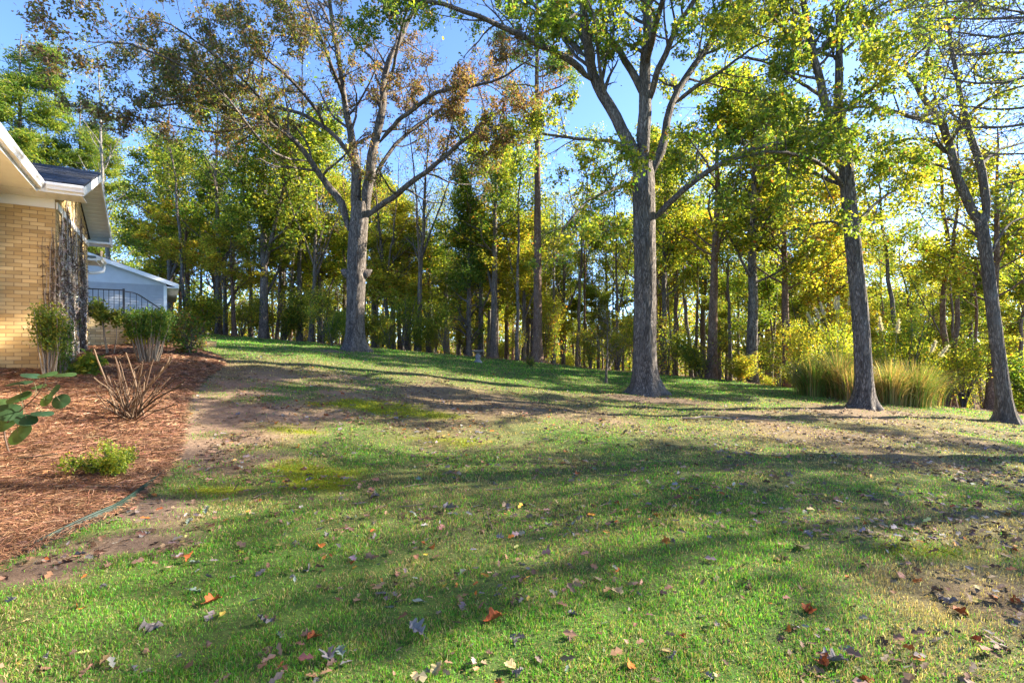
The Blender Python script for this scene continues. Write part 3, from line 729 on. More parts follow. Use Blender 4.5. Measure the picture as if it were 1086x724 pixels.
# ------------------------------------------------------------------ woodland trees
def tree_meshes(seed, H, r0, f0, nl, ll, up, bark, colf, leafL, leafN, gap=.35, bend=.25, fork=False, droop=0.0, ang=(45,75), needles=False, kinds=2, gs=1.0):
    rng = np.random.default_rng(seed)
    n_ = 16; s = np.linspace(0,1,n_)
    P = np.stack([np.cumsum(rng.normal(0,bend*.12,n_))*s**.5, np.cumsum(rng.normal(0,bend*.12,n_))*s**.5, s*H-.3],1)
    r = r0*(1-.88*s**1.1)*(1+.55*np.exp(-s*H/.5))
    mb = MB(); tubes(mb, P[None], r[None], 12, wob=wob_for(rng,P,12,.05)[None])
    stems = [(P,r)]
    if fork:
        for q in range(fork):
            i0 = int(n_*rng.uniform(.22,.42)); a = rng.uniform(0,6.28); hl = H*rng.uniform(.45,.6)
            d = np.array([math.cos(a)*.35,math.sin(a)*.35,1]); d/=np.linalg.norm(d)
            t = np.linspace(0,1,10)[:,None]
            Q = P[i0]+d*hl*t+np.array([0,0,.12*hl])*t**2+np.cumsum(rng.normal(0,.08,(10,3)),0)*t
            rq = r[i0]*.65*(1-.85*t[:,0]); tubes(mb, Q[None], rq[None], 8); stems.append((Q,rq))
    cr = MB()
    for si,(Q,rq) in enumerate(stems):
        nn_ = nl if si==0 else int(nl*.5)
        Qr, rr_ = resample(Q, 16, rq)
        P1,R1 = grow(rng, Qr[None], rr_[None], nn_, ll, ang, 7, f0 if si==0 else .3, .98, up=up, wig=.14, rr=.45, rmin=.015, decay=.62)
        if droop: P1[:,:,2] -= droop*np.linspace(0,1,7)[None]**2
        P2,R2 = grow(rng, P1, R1, 6, (.6,1.5), (30,75), 4, .25, 1.0, up=.1, wig=.2, rr=.5, rmin=.008)
        tubes(mb, P1, R1, 5); tubes(mb, P2, R2, 3, cap=False)
        M = len(P2); k = max(1,int(3.0*leafN/(nl*6*(1+.5*(fork or 0)))))
        pi = np.repeat(np.arange(M),k); t = rng.uniform(.1,1.1,M*k)[:,None]
        pos = P2[pi,0]*(1-t)+P2[pi,3]*t+rng.normal(0,.20,(M*k,3))*([1,1,.5] if needles else [1,1,.8])
        g = noise3(pos, gs, seed+3); ok = rng.uniform(0,1,len(pos))<np.clip((g-gap)/.2,.02,1); pos = pos[ok]; n = len(pos)
        L_ = leafL*.66*rng.uniform(.6,1.3,n)
        dv = rng.normal(size=(n,3))+np.array([0,0,.3 if needles else -.3]); nv = rng.normal(0,.7,(n,3))+[0,0,.7]
        kites(cr, pos, dv, nv, L_, L_*(.22 if needles else .6), colf(rng,pos))
    return mb.mesh('trunk', bark, True), cr.mesh('crown', LEAF)
cG = colmix([.8,2.5,4,4,1.0,.05,.05],[2,4,4,2,.3,.02,.05],.4,1)
cY = colmix([.6,2,4,5,3,.3,.1],[2,4,3.5,2.4,.8,.1,.1],.4,2)
cYY = colmix([.2,1,2.5,5,6,.7,.1],[1,2.5,3.5,3,2,.2,.1],.4,3)
cO = colmix([.2,.8,1.5,3,4,2.5,.6],[1,2,2.5,2.5,1.5,.8,.3],.4,3)
cP = colmix([6,4,1,.2,0,0,.1],[4,5,2,.6,0,0,.1],.4,5)
cPy = colmix([2,4,4,2,.2,0,0],[4,5,2,.6,0,0,.1],.4,6)
PROTO = {
 'green': [tree_meshes(101,16,.19,.28,30,(2.6,5.0),.5,BARK_DARK,cG,.25,9000,fork=1,gap=.47), tree_meshes(102,17,.17,.22,30,(2.4,4.6),.5,BARK_DARK,cG,.24,8500,fork=2,gap=.47)],
 'olive': [tree_meshes(103,16,.2,.40,28,(2.2,4.0),.5,BARK_DARK,cY,.24,8000,fork=1,gap=.42), tree_meshes(104,15,.2,.34,28,(2.4,4.2),.45,BARK,cY,.24,7500,gap=.40)],
 'yellow': [tree_meshes(105,14,.18,.38,28,(2.2,3.8),.45,BARK_RED,cYY,.24,7500,gap=.40), tree_meshes(106,13,.16,.34,26,(2.0,3.4),.4,BARK_DARK,cYY,.23,7000,fork=1,gap=.41)],
 'slender': [tree_meshes(107,15,.11,.5,16,(1.0,2.2),.5,BARK_DARK,cY,.2,1700,bend=.7,gap=.4), tree_meshes(108,16,.10,.45,14,(1.0,2.0),.6,BARK_RED,cYY,.2,1500,bend=.7,gap=.4), tree_meshes(109,14,.09,.5,14,(1.0,2.2),.6,BARK_DARK,cG,.2,1500,bend=.7,gap=.42,fork=1)],
 'bare': [tree_meshes(110,15,.16,.35,18,(1.8,3.6),.8,BARK_DARK,cO,.16,600,gap=.5,fork=2,ang=(25,50)), tree_meshes(111,16,.13,.4,16,(1.6,3.0),.8,BARK_PALE,cG,.16,500,gap=.5,ang=(25,55))],
 'pine': [tree_meshes(112,24,.27,.55,34,(1.8,3.6),.1,BARK_RED,cP,.34,9000,needles=True,ang=(65,95),bend=.15,gap=.4), tree_meshes(113,22,.24,.45,34,(2.0,4.0),.1,BARK_RED,cPy,.34,10000,needles=True,ang=(65,95),bend=.15,gap=.4)],
 'evergreen': [tree_meshes(114,20,.22,.15,60,(2.4,5.0),.05,BARK_DARK,cPy,.36,20000,needles=True,ang=(60,95),gap=.45,droop=.4)],
 'open': [tree_meshes(116,17,.22,.35,24,(2.6,4.8),.4,BARK_DARK,cYY,.25,5500,gap=.575,gs=.75,fork=1), tree_meshes(117,16,.2,.38,22,(2.4,4.6),.4,BARK_DARK,cY,.25,5000,gap=.585,gs=.8)],
 'ivy': [tree_meshes(115,14,.2,.06,46,(.9,2.2),.2,BARK_DARK,cP,.22,8000,gap=.33)],
}
trng = np.random.default_rng(202)
NAMES = {'green':'leafy_tree','olive':'leafy_tree','yellow':'autumn_tree','slender':'slender_tree','bare':'bare_tree','pine':'pine_tree','evergreen':'evergreen_tree','ivy':'ivy_clad_tree','open':'leafy_tree'}
PH = {'green':(16,17),'olive':(16,15),'yellow':(14,13),'slender':(15,16,14),'bare':(15,16),'pine':(24,22),'evergreen':(20,),'ivy':(14,),'open':(17,16)}
def plant(kind, px, D, H, label, group=None, var=None, fat=1.0, rz=None, tilt=0.0, x=None):
    vi = int(trng.integers(0,len(PROTO[kind]))) if var is None else var
    b = ground_at(px, D) if x is None else np.array([x, D, float(gz(np.array(float(x)),np.array(float(D))))])
    root = empty(NAMES[kind], tuple(b), trng.uniform(0,6.28) if rz is None else rz, label, 'tree', group)
    s = H/PH[kind][vi]; root.scale = (s*fat*1.2, s*fat*1.2, s)
    if kind in ('slender','bare'): root.rotation_euler = (trng.normal(0,.035), trng.normal(0,.045), root.rotation_euler[2])
    for nm, me in zip(('trunk','crown'), PROTO[kind][vi]):
        o = bpy.data.objects.new(nm, me); col.objects.link(o); o.parent = root
    return root

front = [
 ('green',280,28,15.5,'leafy green tree with a stout forked trunk left of the burled oak',0,1.1),
 ('green',232,31,15,'leafy tree rising behind the dark shrub at the end of the planting bed',1,1.0),
 ('olive',318,30,14,'yellow green tree directly left of the burled oak with slim trunk',0,.8),
 ('bare',119,33,18,'tall thin almost leafless tree in the sky gap beside the house eave',1,.9),
 ('slender',197,29,15,'pale pole straight slender tree right of the grey gabled building',0,.8),
 ('bare',443,26,12.5,'dark slender tree with upswept bare limbs right of the burled oak',0,.9),
 ('ivy',497,27,11,'ivy clad dark trunk directly behind the bird bath',0,.8),
 ('olive',524,26.5,13,'double dark trunk leafy tree right of the bird bath',0,1.0),
 ('slender',549,26,13,'leaning slim dark tree left of the tall pine pole',2,1.0),
 ('pine',570,25.5,22,'tall straight pine with bare pole trunk near the small bush on the lawn edge',0,.8),
 ('slender',612,30,14,'thin dark tree against the bright sky gap left of the big oak',0,.9),
 ('slender',627,33,15,'very thin pole tree just left of the lone sapling',1,.8),
 ('slender',655,31,14,'thin tree visible tight against the left side of the big oak',2,.9),
 ('olive',704,27,13,'dark slim tree tight against the right side of the big oak',1,.8),
 ('slender',718,30,14,'first thin trunk standing free to the right of the big oak',1,.9),
 ('slender',735,28,14,'second thin trunk right of the big oak beside a red brown one',0,1.0),
 ('yellow',754,24,14,'red brown straight trunk with yellow leaves right of the big oak',0,1.1),
 ('olive',797,22.5,13.5,'sturdy brown tree with low spreading branches and yellow green leaves',1,1.2),
 ('yellow',836,23,13,'reddish straight trunk beside the left end of the pampas grass',0,1.0),
 ('slender',957,20,11,'dark slim leaning trunk rising out of the pampas grass',0,1.2),
 ('slender',1003,19.5,13,'left one of two thin reddish trunks between the leaning tree and pampas grass',1,1.0),
 ('slender',1013,20.5,14,'right one of two thin reddish trunks between the leaning tree and pampas grass',1,1.2),
 ('yellow',1050,18.5,10.5,'red brown trunk partly hidden by the dark leaning tree',0,1.0),
 ('evergreen',20,37,22,'big pale green layered evergreen farthest left above the brick house roof',0,1.0),
 ('evergreen',85,41,20,'dark green evergreen showing just right of the roof ridge',0,.9),
 ('evergreen',-70,38,23,'tall evergreen cut by the left border behind the brick house',0,1.0),
 ('green',340,34,15,'bushy green tree filling the space behind the burled oak',1,1.0),
 ('olive',385,33,13.5,'olive tree peeping out right behind the burled oak',0,1.0),
 ('green',180,34,15,'broad green tree over the roof of the grey gabled building',0,1.0),
 ('yellow',880,25,11,'yellow tree filling the gap left of the forked oak behind the plumes',1,1.0),
 ('olive',1092,20,9.5,'olive tree cut by the right border beside the leaning tree',0,1.0),
]
for kd,px,D,H,lb,v,fat in front: plant(kd,px,D,H,lb,None,v,fat)
back = []
def back_row(n, d0, d1, p0, p1, kinds, h0, h1):
    for i in range(n):
        px = p0+(p1-p0)*(i+trng.uniform(.1,.9))/n; D = trng.uniform(d0,d1)
        back.append((str(trng.choice(kinds)), px, D, trng.uniform(h0,h1)))
back_row(7,36,44,160,430,['green','olive','slender'],12,16)
back_row(10,32,44,420,600,['olive','slender','slender','bare','pine'],11,15)
back_row(9,36,50,585,700,['slender','slender','bare'],12,16)
back_row(8,30,42,690,860,['olive','yellow','slender','slender','yellow'],13,17)
back_row(9,26,38,850,1090,['olive','yellow','slender','slender'],9,13)
back_row(4,48,60,-60,200,['green','olive'],15,19)
back_row(10,50,62,340,600,['olive','yellow','slender'],11,14)
back_row(9,46,60,690,1080,['yellow','olive','yellow'],14,19)
back_row(15,27,37,190,600,['slender','slender','bare'],10,15)
back_row(12,25,34,700,1090,['slender'],9,14)
back_row(9,38,54,430,690,['olive','green','olive'],11,15)
back_row(5,38,46,-120,120,['green','evergreen'],17,22)
under = []
for (n_,d0,d1,p0,p1,kinds,h0,h1) in [(12,28,38,150,430,['yellow','olive'],5,9),(9,28,36,410,600,['olive','yellow'],5,9),(4,32,44,600,690,['yellow','olive'],4.5,7),(10,26,36,690,1090,['yellow','olive'],5,9)]:
    for i in range(n_): under.append((str(trng.choice(kinds)), p0+(p1-p0)*(i+trng.uniform(.1,.9))/n_, trng.uniform(d0,d1), trng.uniform(h0,h1)))
UL = {'green':('low young green tree filling in under the taller trees at the wood edge','young green trees under the canopy'),
 'olive':('low young olive green tree filling in under the taller trees at the wood edge','young olive trees under the canopy'),
 'yellow':('low young yellow tree filling in under the taller trees at the wood edge','young yellow trees under the canopy')}
for kd,px,D,H in under: plant(kd,px,D,H,UL[kd][0],UL[kd][1],fat=1.35)
BL = {'green':('green leafy tree deep in the wood behind the front row of trunks','green trees deep in the wood'),
 'olive':('olive green leafy tree deep in the wood behind the front row of trunks','olive trees deep in the wood'),
 'yellow':('yellow autumn tree deep in the wood behind the front row of trunks','yellow trees deep in the wood'),
 'slender':('thin poled tree deep in the wood behind the front row of trunks','thin trees deep in the wood'),
 'bare':('nearly bare tree deep in the wood behind the front row of trunks','bare trees deep in the wood'),
 'pine':('tall pine deep in the wood behind the front row of trunks','pines deep in the wood'),
 'evergreen':('dark evergreen tree deep in the wood behind the house','evergreens deep in the wood')}
for kd,px,D,H in back: plant(kd,px,D,H,BL[kd][0],BL[kd][1])
# trees outside the frame on the right that shade the lawn
for kd,x_,y_,H in [('open',19.5,9.0,15.5),('open',23,5.5,18),('open',25.5,12.8,18),('open',20,1.5,16),('open',29,9,19),('yellow',24,-3,17)]:
    plant(kd,None,y_,H,'leafy tree outside the right border shading the lawn','shade trees outside the frame',x=x_)

# understory shrubs
def shrub_mesh(seed, w_, h_, n, colf, leafL, stems=7, gap=.34):
    rng = np.random.default_rng(seed); mb = MB()
    a = rng.uniform(0,6.28,stems); t = np.linspace(0,1,6)[:,None]
    P = np.stack([np.concatenate([np.cos(a[i])*w_*.35*t**1.3*rng.uniform(.3,1), np.sin(a[i])*w_*.35*t**1.3*rng.uniform(.3,1), t*h_*rng.uniform(.6,.95)-.05],1)+np.cumsum(rng.normal(0,.03,(6,3)),0)*t for i in range(stems)])
    Rr = np.tile(np.linspace(.022,.006,6),(stems,1))*max(.5,h_/2); tubes(mb,P,Rr,5)
    P1,R1 = grow(rng,P,Rr,9,(.25*h_,.5*h_),(30,70),4,.15,1.0,up=.15,wig=.2,rmin=.004); tubes(mb,P1,R1,3,cap=False)
    M = len(P1); k = max(1,n//M); pi = np.repeat(np.arange(M),k); tt = rng.uniform(.1,1.1,M*k)[:,None]
    pos = P1[pi,0]*(1-tt)+P1[pi,3]*tt+rng.normal(0,.09*h_**.7,(M*k,3)); pos[:,2] = np.abs(pos[:,2])+.02
    g = noise3(pos,2.2/max(.5,h_)*1.5,seed); ok = rng.uniform(0,1,len(pos))<np.clip((g-gap)/.2,.05,1); pos=pos[ok]; m_ = len(pos)
    cr = MB(); kites(cr,pos,rng.normal(size=(m_,3)),rng.normal(0,.7,(m_,3))+[0,0,.7],leafL*rng.uniform(.6,1.3,m_),leafL*.55*rng.uniform(.7,1.2,m_),colf(rng,pos))
    return mb.mesh('stems',BARK_DARK,True), cr.mesh('foliage',LEAF)
def put_shrub(meshes, x, y, z, label, group=None, s=1.0, name='shrub', cat='shrub', sz=None):
    root = empty(name,(x,y,z),trng.uniform(0,6.28),label,cat,group); root.scale = (s*trng.uniform(.8,1.6),s*trng.uniform(.8,1.6),s*(sz or 1)) if sz else (s,s,s)
    for nm,me in zip(('stems','foliage'),meshes):
        o = bpy.data.objects.new(nm,me); col.objects.link(o); o.parent = root
    return root
SH = {'yellow':[shrub_mesh(301,3,3,5600,cYY,.105),shrub_mesh(302,2.6,2.4,4800,cYY,.10)], 'olive':[shrub_mesh(303,3,3,5600,cY,.105),shrub_mesh(304,3,2.2,5200,cY,.10)],
      'green':[shrub_mesh(305,3,2.4,6500,cG,.10)], 'orange':[shrub_mesh(306,2.6,2.6,4800,cO,.10)]}
SL = {'yellow':'yellow leaved bush in the sunny undergrowth at the wood edge','olive':'yellow green bush in the undergrowth at the wood edge','green':'dark green bush in the undergrowth at the wood edge','orange':'orange tinged bush in the undergrowth at the wood edge'}
for i in range(72):
    px = -40+1190*(i+trng.uniform(0,1))/72; x0 = (px-CX)/F*26
    e = float(edge_y(np.array((px-CX)/F*22))); D = e+trng.choice([trng.uniform(1.5,5),trng.uniform(4,12),trng.uniform(8,22)])
    if px < 200: D += 6
    pr = [.36,.42,.20,.02] if px<420 else ([.45,.38,.12,.05] if px<600 else [.48,.36,.08,.08])
    kd = str(trng.choice(['yellow','olive','green','orange'],p=pr)); b = ground_at(px,D)
    put_shrub(SH[kd][int(trng.integers(0,len(SH[kd])))], b[0],b[1],b[2], SL[kd], kd+' bushes at the wood edge', s=trng.uniform(.45,1.0), sz=trng.uniform(.8,1.4))
for px,D,s,kd,lb in [(352,22.5,.75,'green','bright green round bush tight against the left of the burled oak'),(440,25,.8,'green','bright green bush below the dark upswept tree'),(462,25.5,.6,'olive','light green bush left of the ivy clad trunk')]:
    b = ground_at(px,D); put_shrub(SH[kd][0],b[0],b[1],b[2],lb,None,s)
# far wood as one mass
rng = np.random.default_rng(404); n = 170000
a = rng.uniform(-1.15,1.15,n); Dd = rng.uniform(62,110,n); x = np.tan(a*.75)*Dd*1.1
gap = 1-.5*np.exp(-((x/Dd-.17)/.13)**2)
hh = rng.uniform(0,1,n)**.8*(9+5*noise3(np.stack([x,Dd,0*x],1),.12,5))*gap*np.where(x>0,1.3,1.1)
pos = np.stack([x,Dd,gz(x,Dd)+hh],1)
mb = MB(); kites(mb,pos,rng.normal(size=(n,3)),rng.normal(0,.7,(n,3))+[0,0,.7],rng.uniform(.25,.55,n),rng.uniform(.18,.36,n),palette(rng,n,GREENS,[2,3,3.5,3,2,.5,.4]))
tp = rng.uniform(-1,1,150)*90; td = rng.uniform(62,100,150); tz = gz(tp,td)
P3 = np.stack([np.stack([tp+rng.normal(0,.2,150),td,tz+q*5.5],1) for q in range(3)],1); tubes(mb,P3,np.full((150,3),.15),5,C=np.tile([[.08,.06,.05]],(150,1)))
tag(mb.build('distant_woods',LEAF),'hazy mass of far trees and leaves behind the wood edge','woods',kind='stuff')

# ------------------------------------------------------------------ pampas grass
def pampas(cx, cy, n, h0, seed, label, dryness, plumes=()):
    rng = np.random.default_rng(seed); z0 = float(gz(np.array(cx),np.array(cy)))
    root = empty('pampas_grass',(cx,cy,z0),0,label,'ornamental grass')
    a = rng.uniform(0,6.28,n); rr = np.abs(rng.normal(0,.28,n)); L = h0*.8*rng.uniform(.45,1.1,n)
    lean = np.abs(rng.normal(.45,.32,n)); s = np.linspace(0,1,6)
    o = np.stack([np.cos(a),np.sin(a),0*a],1)
    P = np.stack([o*(rr+L*lean*q**2*1.0)[:,None]+np.array([0,0,1.])*(L*(q-.38*lean*q**3))[:,None] for q in s],1)
    side = np.stack([-np.sin(a),np.cos(a),0*a],1)*.007
    wv = np.array([.8,1,1,.8,.5,.1])
    V = np.concatenate([P-side[:,None]*wv[None,:,None],P+side[:,None]*wv[None,:,None]],1).reshape(-1,3)
    q = np.array([(i,i+1,i+7,i+6) for i in range(5)]); Fc = (q[None]+(np.arange(n)*12)[:,None,None]).reshape(-1,4)
    C = palette(rng,n,[(.10,.17,.03),(.16,.21,.04),(.30,.19,.07),(.40,.29,.13)],[4*(1-dryness),3,5*dryness,3*dryness])
    mb = MB(); mb.add(V,Fc,np.repeat(C,12,0)); mb.build('blades',GRASS,root)
    for (dx,dy,hz) in plumes:
        st = MB(); t = np.linspace(0,1,7)[:,None]
        Q = np.concatenate([dx*t**1.5,dy*t**1.5,hz*t],1); tubes(st,Q[None],np.full((1,7),.006),5,C=[[.3,.26,.12]])
        so = st.build('plume_stalk',DRY,root)
        m_ = 260; t = rng.uniform(0,1,m_); ax = unit(np.array([dx*.9+.05,dy,hz*.55])); p0 = Q[-1]
        pos = p0+ax[None]*(t*.42)[:,None]; dv = rng.normal(0,.45,(m_,3))+ax*1.2+[0,0,-.15]
        pl = MB(); kites(pl,pos,dv,rng.normal(size=(m_,3)),rng.uniform(.06,.16,m_)*(1-.5*t),np.full(m_,.016),palette(rng,m_,[(.46,.42,.34),(.56,.52,.45)],[1,1],.08))
        pl.build('plume',LEAF_DULL,so)
pg = [(862,16.5,900,1.7,.25,'green clump of tall grass at the left end of the grass row',()),
 (890,16.2,1000,2.0,.55,'tall arching grass clump with white plumes just left of the forked oak',((-.55,.1,2.45),(-.35,.2,2.6),(-.1,0,2.75),(.1,.2,2.8),(.3,0,2.9),(-.75,.1,2.3))),
 (906,15.4,700,1.5,.8,'orange dry grass clump hidden partly behind the forked oak',()),
 (945,15.4,1000,1.8,.85,'rust orange dry grass clump right of the forked oak',((-.2,.1,2.2),(.25,.1,2.15))),
 (972,15.6,1000,1.8,.35,'green grass clump at the right end of the grass row',((.5,.1,1.6),(.7,0,1.5)))]
for i,(px,D,n,h,dryn,lb,pls) in enumerate(pg):
    b = ground_at(px,D); pampas(b[0],b[1],int(n*1.5),h,500+i,lb,dryn,pls)

# ------------------------------------------------------------------ brick house
HC = np.array([-8.2,9.2]); HZ = float(gz(np.array(-8.2),np.array(9.2))); ROT = R(34.0)
rv = np.array([math.cos(ROT),math.sin(ROT)]); av = np.array([-math.sin(ROT),math.cos(ROT)])
def hw(x,y,z=0): q = HC+rv*x+av*y; return np.array([q[0],q[1],HZ+z])
BRICK = attr_mat('yellow_brick',.85,.15)
m = BRICK; nt = m.node_tree; p = nt.nodes['Principled BSDF']
tc = N(nt,'ShaderNodeTexCoord'); nz = N(nt,'ShaderNodeTexNoise'); nz.inputs['Scale'].default_value=90; nz.inputs['Detail'].default_value=6
nt.links.new(tc.outputs['Object'],nz.inputs['Vector'])
bp = N(nt,'ShaderNodeBump'); bp.inputs['Strength'].default_value=.3; bp.inputs['Distance'].default_value=.002
MORTAR = plain('mortar',(.27,.19,.11),.95,.1,.2,20,.3)
def brick_wall(name, parent, org, dirv, nrm, length, height, seed, topfn=None, cap=False, thick=.12):
    """real bricks proud of a mortar slab; org/dirv/nrm in parent's local frame"""
    rng = np.random.default_rng(seed); org = np.array(org,float); d = np.array(dirv,float); nn = np.array(nrm,float); up = np.array([0,0,1.])
    mb = MB(); ch = .0677; bl = .203; rows = int(height/ch)
    def bxx(u0,u1,z0,z1,d0,d1,C):
        V = [org+d*u+up*z+nn*q for z in (z0,z1) for (u,q) in ((u0,d0),(u1,d0),(u1,d1),(u0,d1))]
        mb.add(V,[(0,3,2,1),(4,5,6,7),(0,1,5,4),(1,2,6,5),(2,3,7,6),(3,0,4,7)],C)
    for r_ in range(rows):
        u = -bl/2*(r_%2)
        while u < length-.005:
            u0 = max(u,0)+.006; u1 = min(u+bl,length)-.006
            z0 = r_*ch+.0052; z1 = (r_+1)*ch-.0052
            if u1-u0>.02 and (topfn is None or z1 < topfn((u0+u1)/2)):
                c = np.array(((.54,.385,.18),(.50,.345,.155),(.57,.42,.21),(.46,.31,.135))[int(rng.integers(0,4))])*math.exp(rng.normal(0,.07))
                bxx(u0,u1,z0,z1,-.05,0.0,c)
            u += bl
    o = mb.build(name,BRICK,parent)
    mm = MB()
    if topfn is None:
        V = [org+d*u+up*z+nn*q for z in (-.3,height-.002) for (u,q) in ((0.003,-thick),(length-.003,-thick),(length-.003,-.0015),(.003,-.0015))]
        mm.add(V,[(0,3,2,1),(4,5,6,7),(0,1,5,4),(1,2,6,5),(2,3,7,6),(3,0,4,7)])
    else:
        us = np.linspace(.003,length-.003,13); V=[]; f=[]
        for u in us:
            zt = topfn(u)-.01
            V += [org+d*u+up*-.3+nn*-.0015, org+d*u+up*zt+nn*-.0015, org+d*u+up*-.3+nn*-thick, org+d*u+up*zt+nn*-thick]
        for i in range(12):
            b = i*4; f += [(b,b+4,b+5,b+1),(b+2,b+3,b+7,b+6),(b+1,b+5,b+7,b+3)]
        f += [(0,1,3,2),(48,50,51,49)]
        mm.add(V,f)
    mm.build('mortar',MORTAR,o)
    return o
house = empty('brick_house',(HC[0],HC[1],HZ),ROT,'yellow brick house with white eaves and dark shingle roof at the left','house')
WH = 3.15
brick_wall('wall',house,(-.75,0,-.2),(1,0,0),(0,-1,0),.75,WH+.2,1)
sl_ = .35
roofz = lambda y: 3.30+sl_*(min(y,4.5-y)+.6)
brick_wall('wall',house,(0,0.0,-.2),(0,1,0),(1,0,0),4.5,5.0,2,topfn=lambda u: roofz(u)+.02)
brick_wall('wall',house,(-.75,-9,-.3),(0,1,0),(1,0,0),8.99,WH+.3,3)
# roofs
SHING = plain('dark_shingles',(.055,.06,.075),.85,.25,.5,14,.6)
def slab(mb, a, b, c, d, th):
    P = np.array([a,b,c,d],float); nn = np.cross(P[1]-P[0],P[3]-P[0]); nn/=np.linalg.norm(nn); Q = P+nn*th
    mb.add(np.vstack([P,Q]),[(0,3,2,1),(4,5,6,7),(0,1,5,4),(1,2,6,5),(2,3,7,6),(3,0,4,7)])
def shingles(mb, o, u, v, nu, nv, th=.012, seed=0):
    """courses of shingle tabs on the plane o + u*[0..1] + v*[0..1] (v runs up the slope)"""
    rng = np.random.default_rng(seed); o=np.array(o,float);u=np.array(u,float);v=np.array(v,float); nn=np.cross(u,v); nn/=np.linalg.norm(nn)
    for j in range(nv):
        i = -.5*(j%2)
        while i<nu:
            a0=max(i,0)/nu; a1=min(i+1,nu)/nu-.0015
            if a1-a0>.004:
                b0=j/nv; b1=min(1,(j+1.15)/nv); t=th*rng.uniform(.7,1.2)
                P=[o+u*a0+v*b0,o+u*a1+v*b0,o+u*a1+v*b1,o+u*a0+v*b1]
                V=[P[0]+nn*.002,P[1]+nn*.002,P[2]+nn*.001,P[3]+nn*.001,P[0]+nn*t,P[1]+nn*t,P[2]+nn*.004,P[3]+nn*.004]
                g=.055*math.exp(rng.normal(0,.3)); mb.add(V,[(4,5,6,7),(0,1,5,4),(1,2,6,5),(3,0,4,7)],(g,g*1.08,g*1.3))
            i+=1
SHM = attr_mat('shingle_tabs',.85,.25)
zr = 3.30+sl_*(2.25+.6)
mb = MB()
slab(mb,(-6,-.62,3.28),(.45,-.62,3.28),(.45,2.25,zr-.02),(-6,2.25,zr-.02),.03)
slab(mb,(-6,2.25,zr-.02),(.45,2.25,zr-.02),(.45,5.12,3.28),(-6,5.12,3.28),.03)
slab(mb,(-.145,-9,3.28),(-.145,-.62,3.28),(-5,-.62,3.28+sl_*4.96),(-5,-9,3.28+sl_*4.96),.03)
roof = mb.build('roof',SHING,house)
mb = MB(); shingles(mb,(-6,-.66,3.315),(6.47,0,0),(0,2.91,zr-3.28),22,20,seed=4); shingles(mb,(-.115,-9,3.315),(0,8.4,0),(-4.88,0,sl_*4.96),28,34,seed=5)
mb.build('shingles',SHM,roof)
# soffits, fascias, frieze
mb = MB(); mb.box(-.75,.0,-.60,.0,3.148,3.170)
for q in np.arange(-.7,.45,.15): mb.box(q,q+.012,-.59,-.005,3.141,3.1485)
mb.box(.002,.43,-.60,-.0,3.148,3.170); mb.build('soffit',WHITE,house)
mb = MB(); mb.box(-.16,.45,-.62,-.60,3.13,3.30); mb.build('fascia',WHITE,house)
mb = MB(); mb.box(-.75,-.01,-.025,-.001,2.98,3.147); mb.build('frieze_board',WHITE,house)
mb = MB(); mb.box(.002,.03,.0,4.5,2.98,3.10); mb.build('frieze_board',WHITE,house)
mb = MB()
for (y0,y1) in ((-.6,2.25),(5.1,2.25)):
    z0=3.15; z1=zr-.13
    s_=1 if y1>y0 else -1
    V=[(.005,y0,z0+.10),(.43,y0,z0+.10),(.43,y1,z1),(.005,y1,z1),(.005,y0,z0+.115),(.43,y0,z0+.115),(.43,y1,z1+.015),(.005,y1,z1+.015)]
    mb.add(V,[(0,3,2,1),(4,5,6,7),(0,1,5,4),(1,2,6,5),(2,3,7,6),(3,0,4,7)])
for q in np.linspace(2.4,5.0,16):
    zq=3.25+(zr-.13-3.25)*(5.1-q)/(5.1-2.25)
    mb.box(.01,.425,q,q+.012,zq-.006,zq+.004)
mb.build('rake_soffit',WHITE,house)
mb = MB()
for (y0,y1) in ((-.62,2.25),(5.12,2.25)):
    V=[(.43,y0,3.13),(.455,y0,3.13),(.455,y1,zr-.17),(.43,y1,zr-.17),(.43,y0,3.285),(.455,y0,3.285),(.455,y1,zr-.012),(.43,y1,zr-.012)]
    mb.add(V,[(0,3,2,1),(4,5,6,7),(0,1,5,4),(1,2,6,5),(2,3,7,6),(3,0,4,7)])
mb.build('rake_board',WHITE,house)
mb = MB(); mb.box(.006,.428,4.52,5.12,3.10,3.14); mb.box(-.75,.428,5.10,5.125,3.10,3.27); mb.box(.43,.45,4.52,5.12,3.10,3.25); mb.build('eave_return',WHITE,house)
# near wing eave with soffit
mb = MB(); mb.box(-.75,-.175,-9,-.62,3.150,3.172); mb.box(-.177,-.155,-9,-.63,3.12,3.29); mb.build('soffit',WHITE,house)
def gutter(name, parent, p0, p1, outv):
    p0=np.array(p0,float);p1=np.array(p1,float);o=np.array(outv,float);up=np.array([0,0,1.])
    prof=[(0,.0),(0,-.11),(.07,-.11),(.085,-.07),(.11,-.04),(.115,0.0),(.105,0.0),(.075,-.06),(.062,-.10),(.012,-.10),(.012,0)]
    V=[q+o*a+up*b for q in (p0,p1) for a,b in prof]; k=len(prof)
    mb=MB(); mb.add(V,[(i,(i+1)%k,k+(i+1)%k,k+i) for i in range(k)])
    mb.add([p0+o*a+up*b for a,b in prof[:6]],[tuple(range(6))]); mb.add([p1+o*a+up*b for a,b in prof[:6]],[tuple(range(6))])
    return mb.build(name,WHITE,parent)
gutter('gutter',house,(-.155,-9,3.285),(-.155,-.66,3.285),(1,0,0))
gutter('gutter',house,(-.03,-.62,3.285),(.46,-.62,3.285),(0,-1,0))
